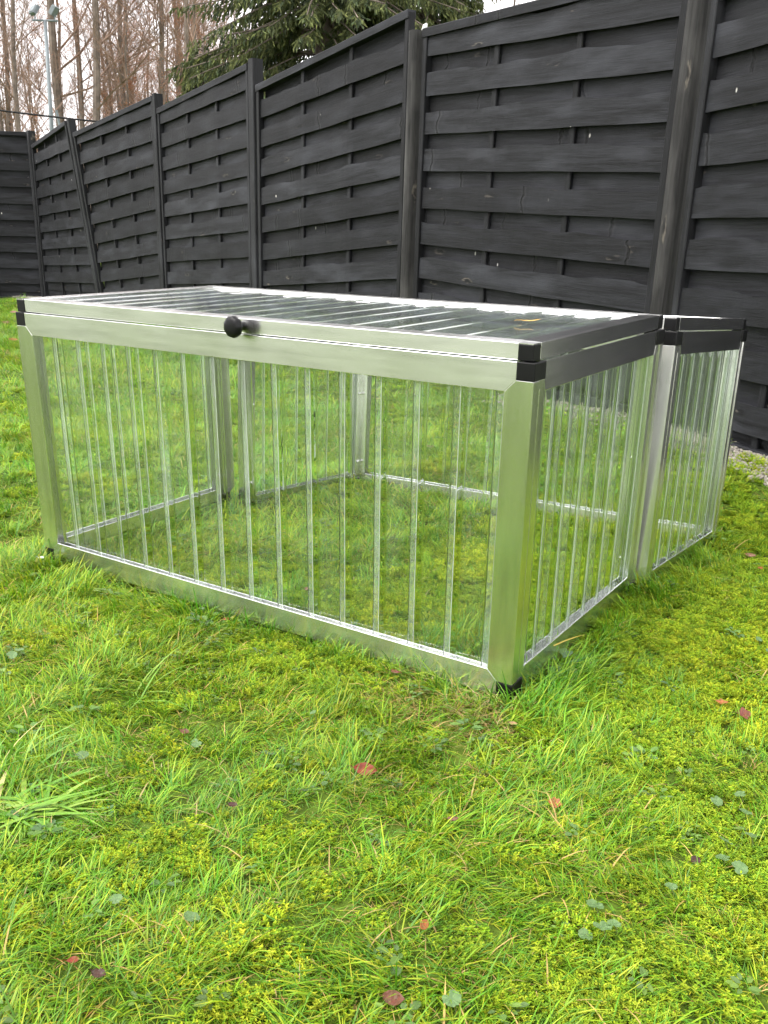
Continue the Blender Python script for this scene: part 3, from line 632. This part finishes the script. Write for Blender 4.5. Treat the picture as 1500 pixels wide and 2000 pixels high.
SHORT = [tuft('short', 300 + i, 18, .022, .018, .045, .0012, .0024, .7, 1.6, .05) for i in range(4)]
DRY = [tuft('dry', 400 + i, 16, .028, .025, .060, .0010, .0018, 1.25, 1.8, .85) for i in range(3)]
WEED = [weed('weed', 500 + i) for i in range(3)]
GC = proto_coll('grass_tuft', TALL + LYING + SHORT + DRY + WEED)      # 0-4, 5-9, 10-13, 14-16, 17-19
MC = proto_coll('moss_cushion', [moss_patch('moss', 600 + i, 44, .025, .015) for i in range(4)])
def grass_layer(name, dens, d0, d1, seed, size, label):
    x, y, g = field(dens, d0, d1, seed); n = len(x); mm = moss_mask(x, y); tb = tall_boost(x, y); sm = straw_mask(x, y)
    keep = g.random(n) < np.clip(1.0 - .62 * mm + tb + sm, 0, 1); x, y, mm, tb, sm = (a[keep] for a in (x, y, mm, tb, sm)); n = len(x)
    u = g.random(n); ids = np.where(u < .34, g.integers(0, 5, n), np.where(u < .70, g.integers(5, 10, n), np.where(u < .93, g.integers(10, 14, n), g.integers(14, 17, n))))
    ids = np.where(g.random(n) < sm * .62, g.integers(14, 17, n), ids); ids = np.where(g.random(n) < .018, g.integers(17, 20, n), ids)
    ids = np.where((tb > .35) & (g.random(n) < .7) & (sm < .3), g.integers(0, 5, n), ids)
    flow = vnoise(x, y, 3.0, 9) * 9 + vnoise(x, y, 9, 10) * 4
    yaw = flow + g.normal(0, .75, n)
    patch = vnoise(x, y, 4.0, 12)
    s = size * g.uniform(.65, 1.25, n) * (.72 + .45 * patch + .95 * tb) * (1 - .15 * mm)
    rot = np.stack([g.normal(0, .10, n), g.normal(0, .10, n), yaw], -1); scl = np.stack([s, s, s * g.uniform(.8, 1.15, n)], -1)
    hue = vnoise(x, y, 2.6, 15); v = g.uniform(.78, 1.22, n) * (.85 + .3 * vnoise(x, y, 7, 16))
    tint = np.stack([v * (.80 + .50 * hue), v * (.93 + .14 * hue), v * (1.15 - .35 * hue)], -1)
    scatter(name, GC, np.stack([x, y, gz(x, y)], -1), rot, scl, ids, tint, label, 'grass'); return n
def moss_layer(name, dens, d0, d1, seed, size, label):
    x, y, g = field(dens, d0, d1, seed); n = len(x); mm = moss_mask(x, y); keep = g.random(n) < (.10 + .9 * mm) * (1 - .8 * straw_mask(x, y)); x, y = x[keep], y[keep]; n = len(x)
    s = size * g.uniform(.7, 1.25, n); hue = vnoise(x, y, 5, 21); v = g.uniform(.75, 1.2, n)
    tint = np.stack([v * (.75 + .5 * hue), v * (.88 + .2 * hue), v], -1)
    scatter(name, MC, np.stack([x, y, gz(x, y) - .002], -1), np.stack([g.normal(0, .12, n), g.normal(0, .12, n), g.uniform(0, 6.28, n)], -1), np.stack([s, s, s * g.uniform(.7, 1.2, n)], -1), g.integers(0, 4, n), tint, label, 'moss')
grass_layer('grass', 3600, .5, 2.6, 1, .80, 'short uneven green grass of the lawn in the foreground')
grass_layer('grass', 1300, 2.6, 5.0, 2, 1.05, 'green lawn grass around and behind the cold frames')
grass_layer('grass', 420, 5.0, 13.5, 3, 1.5, 'distant lawn grass running up to the fence at far left')
moss_layer('moss', 2700, .5, 2.6, 4, .95, 'yellow green moss cushions spread through the foreground lawn')
moss_layer('moss', 900, 2.6, 6.0, 5, 1.2, 'yellow green moss in the lawn beside the fence')

# ------------------------------------------------------------------ gravel along the fence foot
def pebble(name, seed):
    r = random.Random(seed); bm = bmesh.new(); bmesh.ops.create_icosphere(bm, subdivisions=1, radius=.009)
    for v in bm.verts: v.co = v.co * r.uniform(.75, 1.2); v.co.z *= .65
    me = bpy.data.meshes.new(name); bm.to_mesh(me); bm.free(); me.materials.append(PEB); return me
PC = proto_coll('pebble', [pebble('pebble', i) for i in range(5)])
g = np.random.default_rng(77); n = 9000; x = g.uniform(-11.5, 1.0, n); nd = g.uniform(-.30, .04, n); y = 2.8 + (nd - .383 * (x + .6)) / .924
k_ = ((x > -1.6) | (x < -8.5)) & (g.random(n) < np.clip((nd + .34) / .16, 0, 1)); k_ |= False
x, y = x[k_], y[k_]; xr = g.uniform(-.6, .5, 2500); yr = 2.805 - .795 * (xr + .595) - g.uniform(0, .33, 2500); x = np.concatenate([x, xr]); y = np.concatenate([y, yr]); n = len(x)
sc_ = g.uniform(.5, 1.5, n)
scatter('gravel', PC, np.stack([x, y, gz(x, y) + .004], -1), g.uniform(0, 6.28, (n, 3)), np.stack([sc_, sc_, sc_ * .8], -1), g.integers(0, 5, n), np.ones((n, 3)), 'pale gravel strip along the foot of the black fence', 'gravel')

# ------------------------------------------------------------------ fallen leaves, straws and small plants
def leaf_mesh(name, L, w, col, seed, curl=.5, lobes=0, fold=.25):
    r = random.Random(seed); n = 9; mb = MB()
    for i in range(n + 1):
        u = i / n; hw = w / 2 * (math.sin(math.pi * min(1, u * 1.02)) ** .75 if 0 < u < 1 else .02)
        if lobes: hw *= 1 + .28 * math.cos(lobes * math.pi * u * 2)
        hw *= r.uniform(.92, 1.08); a = curl * (u - .35); x = L * (u - .5); z = L * curl * .55 * (u - .4) ** 2 + .002
        for k2, sgn in ((-1, -1), (-.5, -1), (0, 0), (.5, 1), (1, 1)):
            f = abs(k2); c = tuple(v * r.uniform(.78, 1.25) * (1.18 if k2 == 0 else 1) for v in col)
            mb.v.append((x, hw * k2, z + fold * hw * f * (1.2 if sgn < 0 else .7) + r.uniform(-.0006, .0006))); mb.c.append(c)
    for i in range(n):
        for q in range(4): a = i * 5 + q; mb.f.append((a, a + 1, a + 6, a + 5))
    mb.tube([(-L * .5, 0, .002), (-L * .62, .002, .003), (-L * .75, .001, .001)], [.0008, .0007, .0006], 3, tuple(v * .7 for v in col))
    return mb.mesh(name, LEAF)
def ground_leaf(px, py, L, w, col, label, yaw, tilt=(0, 0), lift=.018, curl=.5, lobes=0, seed=0, pos=None, cat='leaf', fold=.25, grp='fallen leaves on the lawn'):
    p = ground_at(px, py) if pos is None else pos
    o = link('fallen_leaf', leaf_mesh('fallen_leaf', L, w, col, seed, curl, lobes, fold)); o.location = (p[0], p[1], p[2] + lift); o.rotation_euler = (tilt[0], tilt[1], yaw); tag(o, label, cat, grp); return o
RED, ORG, BRN, DRK, TAN, PNK = (.19, .040, .018), (.27, .100, .028), (.125, .055, .028), (.05, .022, .016), (.30, .20, .09), (.20, .105, .065)
for i, (px, py, L, w, col, yaw, tilt, lob, lab) in enumerate([
        (713, 1519, .038, .022, RED, .5, (.9, .1), 0, 'shiny red brown leaf standing on edge in the middle of the foreground lawn'),
        (1082, 1587, .026, .020, ORG, .2, (.5, .1), 3, 'small orange lobed leaf on moss, right of the red brown leaf'),
        (882, 1619, .024, .010, PNK, .9, (.2, .2), 0, 'narrow pinkish brown leaf below and left of the orange leaf'),
        (824, 1828, .024, .013, ORG, 1.7, (.7, .1), 0, 'orange brown leaf upright in moss near the bottom centre'),
        (765, 1972, .030, .020, BRN, .6, (.5, .2), 0, 'dull red brown leaf at the bottom edge of the picture'),
        (1406, 1387, .028, .014, ORG, .4, (.4, .1), 2, 'light orange leaf scrap beside the dark red leaf at right'),
        (1448, 1410, .036, .026, (.17, .05, .035), .8, (.6, .2), 2, 'crumpled dark red leaf in the grass near the right edge'),
        (1462, 1096, .040, .018, PNK, .3, (.5, .1), 0, 'pinkish brown leaf near the right edge level with the frame foot'),
        (1482, 1122, .026, .014, ORG, 1.3, (.3, .1), 0, 'small orange leaf just below the pinkish leaf at the right edge'),
        (1000, 1430, .018, .012, TAN, .3, (.2, .1), 0, 'pale tan leaf scrap below the front corner of the cold frame'),
        (441, 1223, .020, .011, ORG, 1.1, (.5, .1), 0, 'small orange leaf close to the front bottom rail'),
        (362, 1446, .022, .014, BRN, .2, (.4, .1), 0, 'dull brown leaf in the long grass left of centre'),
        (455, 1592, .020, .014, DRK, .2, (.1, .1), 0, 'dark rotted leaf on bare soil left of the red brown leaf'),
        (1352, 1700, .022, .016, DRK, 1.2, (.6, .1), 0, 'blackish leaf between the round green leaves at right'),
        (145, 1898, .018, .010, RED, .9, (.3, .1), 0, 'tiny red leaf in the grass at lower left'),
        (195, 1925, .022, .016, DRK, .3, (.2, .1), 0, 'dark brown leaf at the lower left beside the tiny red leaf'),
        (770, 1328, .030, .016, (.16, .05, .03), .3, (.1, .1), 0, 'dark red leaf tucked under the front bottom rail'),
        (600, 1163, .016, .014, PNK, .3, (.4, .1), 0, 'little pinkish brown leaf inside the front cold frame'),
        (840, 880, .045, .024, PNK, .2, (.4, .1), 0, 'pinkish leaf on the lawn seen through the clear panels'),
        (28, 616, .10, .06, PNK, .2, (.4, .1), 0, 'reddish leaf on the far lawn at the left edge, uppermost of three'),
        (12, 637, .09, .05, BRN, .9, (.4, .1), 0, 'brown leaf on the far lawn, middle of three at the left edge'),
        (26, 672, .08, .05, ORG, 1.4, (.4, .1), 0, 'orange brown leaf on the far lawn, lowest of three at left'),
        (1440, 862, .060, .042, (.30, .14, .09), .4, (.5, .2), 2, 'brown lobed leaf at the fence foot beside the second cold frame'),
        (1466, 861, .050, .032, (.26, .11, .07), 1.4, (.7, .1), 0, 'brown leaf at the fence foot, middle of the three there'),
        (1490, 866, .050, .036, (.20, .09, .06), 2.2, (.4, .3), 0, 'dark brown leaf at the fence foot by the right edge')]):
    ground_leaf(px, py, L * (1 if i == 0 or L > .05 else .85), w * (1 if i == 0 or L > .05 else .85), col, lab, yaw, tilt, .015 if L < .05 else .03, .8, lob, 900 + i)
def on_frame(m, x, y, z): v = m @ Vector((x, y, z)); return (v.x, v.y, v.z)
ground_leaf(0, 0, .040, .012, (.50, .30, .06), 'thin curled yellow leaf lying on the clear lid', .5, (.1, 0), .0025, .5, 0, 950, on_frame(U1, -.165, .33, .6365), 'leaf', .1, 'leaf on the lid')
o = MB(); blade(o, (0, 0, 0), 0, .075, .0035, 1.25, .25, (.50, .36, .05)); o = o.build('straw', LEAF, recalc=False); p_ = on_frame(U1, .012, .16, .052); o.location = p_; o.rotation_euler = (0, 0, .9); tag(o, 'yellow straw leaning on the right bottom rail of the front cold frame', 'straw')
p_ = ground_at(82, 1105); o = link('feather', leaf_mesh('feather', .022, .010, (.75, .75, .75), 5, .3)); o.location = (p_[0], p_[1], p_[2] + .02); o.rotation_euler = (.3, 0, .2); tag(o, 'small white feather in the grass at the left front foot', 'feather')
# ground ivy: scalloped round leaves
def ivy_leaf(name, R, seed):
    r = random.Random(seed); mb = MB(); n = 26; mb.v.append((0, 0, .0)); mb.c.append((.09, .16, .06)); rings = 3
    for j in range(1, rings + 1):
        for i in range(n):
            t = 2 * math.pi * i / n; q = R * j / rings; notch = 1 - .55 * math.exp(-((t - math.pi) / .35) ** 2); sc = 1 + (.07 * math.cos(11 * t) if j == rings else 0)
            c = r.choice([(.10, .175, .06), (.125, .20, .075), (.085, .15, .055)]); vein = 1.25 if i % 4 == 0 else 1
            mb.v.append((q * notch * sc * math.cos(t), q * notch * sc * math.sin(t), .12 * R * (j / rings) ** 2 + .06 * R * math.cos(5 * t) * (j / rings))); mb.c.append(tuple(v * vein for v in c))
    for i in range(n): mb.f.append((0, 1 + i, 1 + (i + 1) % n))
    for j in range(rings - 1):
        for i in range(n): a = 1 + j * n; mb.f.append((a + i, a + n + i, a + n + (i + 1) % n, a + (i + 1) % n))
    return mb.mesh(name, LEAF)
IVY = [ivy_leaf('ivy_leaf', 1.0, i) for i in range(4)]
def ivy(pts, label):
    q0 = ground_at(*pts[0][:2]); root = empty('ground_ivy', q0); tag(root, label, 'weed', 'ground ivy in the lawn'); r = random.Random(int(pts[0][0]))
    for (px, py, R) in pts:
        p = ground_at(px, py); o = link('leaf', random.Random(px).choice(IVY), None, root, True); h = r.uniform(.016, .024)
        o.location = (p[0] - q0[0], p[1] - q0[1], p[2] - q0[2] + h); R *= .75; o.scale = (R, R, R); o.rotation_euler = (r.gauss(0, .22), r.gauss(0, .22), r.uniform(0, 6.28))
        mb = MB(); mb.tube([(o.location.x, o.location.y, o.location.z), (o.location.x + .004, o.location.y + .003, h * .5), (o.location.x + .006, o.location.y, -.002)], [.0008, .0008, .0009], 4, (.16, .2, .06)); mb.build('stem', LEAF, root)
ivy([(1395, 1588, .013), (1442, 1577, .012), (1450, 1612, .014), (1412, 1668, .014), (1462, 1660, .012), (1408, 1702, .014), (1440, 1716, .015)], 'trail of round grey green leaves at the right edge of the lawn')
ivy([(1158, 1797, .015), (1140, 1850, .012), (1172, 1840, .015), (1195, 1834, .011)], 'cluster of four round scalloped leaves in moss at lower right')
ivy([(1306, 1760, .011)], 'single small round leaf between the two ivy clusters at lower right')
ivy([(25, 1297, .014), (40, 1290, .012)], 'pair of round green leaves in the grass at the left edge')
ivy([(162, 1493, .014)], 'single dark green round leaf in the grass at left')
ivy([(384, 1474, .012)], 'single grey green round leaf left of centre')
ivy([(228, 1787, .012), (1265 - 890, 1818, .014)], 'two green round leaves at lower left of the foreground')
ivy([(612, 1414, .009)], 'tiny pale round leaf below the front bottom rail')
ivy([(420, 1212, .011), (395, 1206, .009)], 'two grey green leaves against the front bottom rail')
ivy([(1478, 1266, .011), (1500, 1290, .012)], 'pair of pale round leaves at the right edge beside the frame')
ivy([(880, 1985, .014)], 'round green leaf at the bottom edge right of centre')
# broad-bladed clump at the left edge
def clump(name, px, py, n, L, w, label, seed, yaw0, spread=.9, ln=(.5, 1.2)):
    r = random.Random(seed); mb = MB(); p = ground_at(px, py)
    for _ in range(n):
        a = r.uniform(0, 6.28); q = .045 * math.sqrt(r.random()); c = r.choice([(.17, .30, .035), (.13, .27, .025), (.22, .34, .05), (.10, .23, .02)])
        if r.random() < .06: c = (.40, .37, .15)
        blade(mb, (q * math.cos(a), q * math.sin(a), 0), r.gauss(yaw0, spread), r.uniform(*L), r.uniform(*w), r.uniform(*ln), r.uniform(.3, .9), c, tuple(v * 1.2 for v in c), 6)
    o = mb.build(name, LEAF, recalc=False); o.location = p; tag(o, label, 'grass', 'coarse grass clumps'); return o
clump('grass_clump', 40, 1590, 90, (.07, .15), (.005, .010), 'coarse clump of broad pale grass blades at the left edge', 1, .0, 1.3, (1.15, 1.5))
clump('grass_clump', 20, 1500, 26, (.07, .14), (.004, .006), 'smaller coarse grass clump above the broad-bladed one at left', 2, .5, 1.0, (.5, 1.3))
clump('grass_clump', 280, 1360, 18, (.06, .13), (.003, .005), 'loose clump of long arching grass blades left of centre', 3, .2, 1.6)
clump('grass_clump', 1000, 1375, 34, (.03, .065), (.002, .0035), 'upright leafy tuft against the front corner post', 4, 1.0, 2.0)

# ------------------------------------------------------------------ trees, mast and wire beyond the fence
def bare_tree(seed, H, r0, leafy=0, dense=1.0, first=.22):
    r = random.Random(seed); tk = MB(); cr = MB(); n = 12; path = []; x = y = 0; ax, ay = r.gauss(0, .02), r.gauss(0, .02)
    for i in range(n + 1):
        path.append((x, y, H * i / n)); x += r.gauss(ax, .02) * H / n * 2; y += r.gauss(ay, .02) * H / n * 2
    rad = [r0 * (1 - i / n) ** .8 + .012 for i in range(n + 1)]; tk.tube(path, rad, 7)
    def limb(p, d, L, rr, lev):
        pts = [Vector(p)]; q = Vector(p); d = Vector(d); m = 4 if lev < 2 else (3 if lev == 2 else 2)
        for i in range(m):
            d = d + Vector((r.gauss(0, .16), r.gauss(0, .16), r.gauss(.10, .12))); d.normalize(); q = q + d * (L / m); pts.append(q)
        cr.tube(pts, [rr * (1 - .75 * i / m) for i in range(m + 1)], 4 if lev < 2 else 3)
        if lev < 3:
            for _ in range(int((6, 6, 5)[lev] * dense)):
                t = r.uniform(.25, 1); k2 = min(m - 1, int(t * m)); b0 = pts[k2].lerp(pts[k2 + 1], t * m - k2)
                a = r.uniform(0, 6.28); dd = d * .75 + Vector((math.cos(a), math.sin(a), r.uniform(-.1, .5))) * .75; dd.normalize()
                limb(b0, dd, L * r.uniform(.35, .6), max(.0045, rr * .45), lev + 1)
        if leafy and lev >= 2:
            for _ in range(leafy):
                b0 = np.array(pts[-1]) + np.array([r.gauss(0, .07), r.gauss(0, .07), r.gauss(0, .07)]); a = r.uniform(0, 6.28); l = r.uniform(.035, .06); u = np.array([math.cos(a), math.sin(a), r.uniform(-.6, .3)]) * l; w_ = np.array([-math.sin(a), math.cos(a), r.uniform(-.5, .5)]) * l * .6
                lf.add([b0, b0 + u * .5 + w_ * .5, b0 + u, b0 + u * .5 - w_ * .5], [(0, 1, 2, 3)], r.choice([(.36, .13, .045), (.42, .18, .07), (.28, .10, .04)]))
    lf = MB()
    nb = int(20 * dense)
    for i in range(nb):
        t = first + (1 - first) * (i + r.random()) / nb; k2 = min(n - 1, int(t * n)); b0 = np.array(path[k2]) + (np.array(path[k2 + 1]) - np.array(path[k2])) * (t * n - k2)
        a = r.uniform(0, 6.28); el = r.uniform(.25, 1.0); limb(b0, (math.cos(a) * math.cos(el), math.sin(a) * math.cos(el), math.sin(el)), H * r.uniform(.16, .30) * (1.15 - .6 * t), max(.012, r0 * .34 * (1.1 - t)), 0 if r.random() < .55 else 1)
    return tk.mesh('trunk', BARK), cr.mesh('crown', TWIG), (lf.mesh('dry_leaves', LEAF) if leafy else None)
BT = [bare_tree(1, 17, .125), bare_tree(2, 19, .15), bare_tree(3, 16, .10, 0, 1.0), bare_tree(4, 18, .12, 0, 1.15), bare_tree(5, 15, .085, 0, 1.1, .12), bare_tree(6, 20, .16, 0, 1.0)]
BE = [bare_tree(11, 11, .09, 3, .9, .12), bare_tree(12, 9, .07, 4, .9, .10)]
def place_tree(kind, px, d, label, grp, sc=1.0, rz=None, name='bare_tree', cat='tree'):
    p = at_dist(px, 300, d); z = float(gz(p[0], p[1])); root = empty(name, (p[0], p[1], z)); root.rotation_euler = (0, 0, random.uniform(0, 6.28) if rz is None else rz); root.scale = (sc, sc, sc * random.uniform(.95, 1.08)); tag(root, label, cat, grp)
    for nm_, me in zip(('trunk', 'crown', 'dry_leaves'), kind):
        if me is not None: link(nm_, me, None, root)
    return root
for i, (px, d, k2, sc, lab) in enumerate([
        (112, 40, 5, 1.1, 'thick bare tree trunk just right of the floodlight mast'), (168, 37, 1, 1.05, 'bare forked tree with dark trunk, second right of the floodlight mast'),
        (240, 42, 3, 1.1, 'tall straight bare tree in the middle of the bare wood'), (305, 38, 0, 1.0, 'slender bare tree with slanting limbs left of the spruce'),
        (352, 34, 2, 1.0, 'bare tree with limbs crossing in front of the spruce edge'), (28, 36, 4, 1.1, 'thin bare tree left of the floodlight mast')]):
    place_tree(BT[k2], px, d, lab, 'bare trees standing in front of the wood', sc)
rt2 = random.Random(5)
for i in range(44):
    place_tree(BT[i % 6], -260 + 800 * (i + rt2.random()) / 44, rt2.uniform(44, 95), 'bare grey brown winter tree in the wood beyond the fence', 'bare trees of the wood', rt2.uniform(.9, 1.25), rt2.uniform(0, 6.28))
for i in range(20):
    place_tree(BE[i % 2], rt2.choice([rt2.uniform(170, 420), rt2.uniform(-200, 420)]), rt2.uniform(34, 60), 'young tree still holding orange brown leaves, in the wood behind the fence', 'young leafy trees of the wood', rt2.uniform(.9, 1.3), rt2.uniform(0, 6.28), 'beech_tree')
for i in range(3):
    place_tree(BT[i % 6], 860 + 70 * i, rt2.uniform(40, 55), 'bare winter tree far behind the right side of the spruce', 'bare trees right of the spruce', rt2.uniform(.8, 1.0), rt2.uniform(0, 6.28))
def spruce(px, d, H, R0, label, seed, zlow=2.3, zfull=5.0, z0=.8):
    r = random.Random(seed); p = at_dist(px, 300, d); root = empty('spruce_tree', (p[0], p[1], float(gz(p[0], p[1])))); tag(root, label, 'tree')
    tk = MB(); tk.tube([(0, 0, 0), (.02, 0, H * .5), (0, .02, H)], [R0 * .10, R0 * .06, .01], 8); tk.build('trunk', BARK, root, True)
    Q = []; DD = []; SL = []; SW = []; CO = []; wd = MB(); pal = [(.085, .105, .038), (.105, .125, .042), (.13, .145, .05), (.060, .082, .038)]
    z = z0
    while z < H - .15:
        low = zlow < z < zfull; R = R0 * (1 - z / H) ** .75; nb = 13 if low else 5
        for b in range(nb):
            a = r.uniform(0, 6.28); L = R * r.uniform(.6, 1.1); m = max(6, int(L / (.075 if low else .18))); x_, y_, z_ = 0., 0., z + r.uniform(-.1, .1); el = r.uniform(.0, .3); pts = [(x_, y_, z_)]
            for i in range(m):
                t = i / m; e2 = el - 1.0 * t + 1.1 * max(0, t - .55); ce = math.cos(e2); x_ += math.cos(a) * ce * L / m; y_ += math.sin(a) * ce * L / m; z_ += math.sin(e2) * L / m; pts.append((x_, y_, z_)); a += r.gauss(0, .03)
                if t < .2: continue
                for sd_ in (-1, 1, 0):
                    ll = (.10 + .26 * (1 - t)) * r.uniform(.6, 1.2) * (1 if low else 1.5); aa = a + sd_ * r.uniform(.5, 1.2); droop = r.uniform(-.9, -1.45) if sd_ == 0 else r.uniform(-.45, -1.25); ns = max(2, int(ll / (.034 if low else .11)))
                    dx, dy, dz = math.cos(aa) * math.cos(droop), math.sin(aa) * math.cos(droop), math.sin(droop); st = ll / ns; bc = r.choice(pal); bv = r.uniform(.7, 1.25)
                    for j in range(ns):
                        k_ = st * (j + 1); Q.append((x_ + dx * k_ + r.gauss(0, .008), y_ + dy * k_ + r.gauss(0, .008), z_ + dz * k_)); DD.append((dx + r.gauss(0, .25), dy + r.gauss(0, .25), dz + r.gauss(0, .15))); SL.append(st * 2.0); SW.append((.010 if low else .035) * r.uniform(.8, 1.4))
                        v_ = bv * (1.7 if j == ns - 1 and r.random() < .6 else r.uniform(.75, 1.1)); CO.append((bc[0] * v_, bc[1] * v_, bc[2] * v_))
            wd.tube(pts[::max(1, m // 5)], [.018 * (1 - i / 8) for i in range(len(pts[::max(1, m // 5)]))], 4)
        z += .13 if low else .36
    Q, DD, SL, SW, CO = (np.array(v) for v in (Q, DD, SL, SW, CO)); DD /= np.linalg.norm(DD, axis=1)[:, None]; sid = np.cross(DD, [0, 0, 1.]); sid /= np.linalg.norm(sid, axis=1)[:, None] + 1e-6; up = np.cross(sid, DD)
    V = []
    for ax_ in (sid, up): V.append(np.stack([Q - DD * (SL * .5)[:, None], Q - DD * (SL * .1)[:, None] + ax_ * SW[:, None], Q + DD * (SL * .5)[:, None], Q - DD * (SL * .1)[:, None] - ax_ * SW[:, None]], 1).reshape(-1, 3))
    V = np.concatenate(V); Fc = np.arange(len(V)).reshape(-1, 4).tolist(); Cc = np.concatenate([np.repeat(CO, 4, 0)] * 2)
    tag(wd.build('branches', BARK, root, recalc=False), kind='stuff'); obj('crown', V.tolist(), Fc, NEEDLE, root, False, Cc)
spruce(640, 14.0, 14, 2.45, 'large dark green spruce tree rising behind the middle of the fence', 1)
spruce(825, 17.5, 12, 1.7, 'smaller green spruce behind the right side of the large one', 2, 3.0, 5.6)
spruce(402, 17.5, 4.0, 1.5, 'young spruce tip above the fence at the left of the large spruce', 3, 2.4, 5.0, 2.0)
# floodlight mast
b0 = at_dist(101, 250, 20.5); t0 = at_dist(88, 40, 20.5); root = empty('floodlight_mast', (b0[0], b0[1], float(gz(b0[0], b0[1])))); tag(root, 'pale grey floodlight mast above the fence at upper left', 'light mast')
zb = root.location.z; mb = MB(); mb.tube([(0, 0, 0), (0, 0, b0[2] - zb), (t0[0] - b0[0], t0[1] - b0[1], t0[2] - zb)], [.042, .040, .030], 10); mb.build('pole', GALV, root, True)
tx, ty, tz = t0[0] - b0[0], t0[1] - b0[1], t0[2] - zb
mb = MB(); mb.tube([(tx - .2, ty - .13, tz), (tx + .2, ty + .13, tz)], [.018, .018], 6); mb.build('crossbar', GALV, root)
for k2, rz in ((-1, .4), (1, -.5)):
    lx, ly = tx + k2 * .15, ty + k2 * .10
    mb = MB(); mb.box(-.095, .095, -.035, .035, -.085, .085); mb.box(-.08, .08, -.05, -.036, -.07, .07); o = mb.build('floodlight', GALV, root, bevel=.01); o.location = (lx, ly, tz + .16); o.rotation_euler = (-.6, 0, rz - .6)
    mb = MB(); mb.tube([(lx, ly, tz), (lx, ly, tz + .10)], [.015, .015], 5); mb.build('bracket', GALV, root)
mb = MB(); p0 = at_dist(117, 247, 20.2); p1 = at_dist(110, 215, 20.2); mb.tube([p0 - (p1 - p0) * 4, p1], [.025, .025], 6); o = mb.build('stay_pole', GALV); tag(o, 'short pale leaning pole right beside the floodlight mast', 'pole')
pw0, pw1 = at_dist(-300, 170, 16), at_dist(560, 262, 15); mb = MB(); mb.tube([pw0 + (pw1 - pw0) * t + np.array([0, 0, -.5 * 4 * t * (1 - t) * .2]) for t in np.linspace(0, 1, 14)], [.012] * 14, 5); o = mb.build('overhead_wire', BLACK); tag(o, 'thin dark wire crossing in front of the bare wood', 'wire')
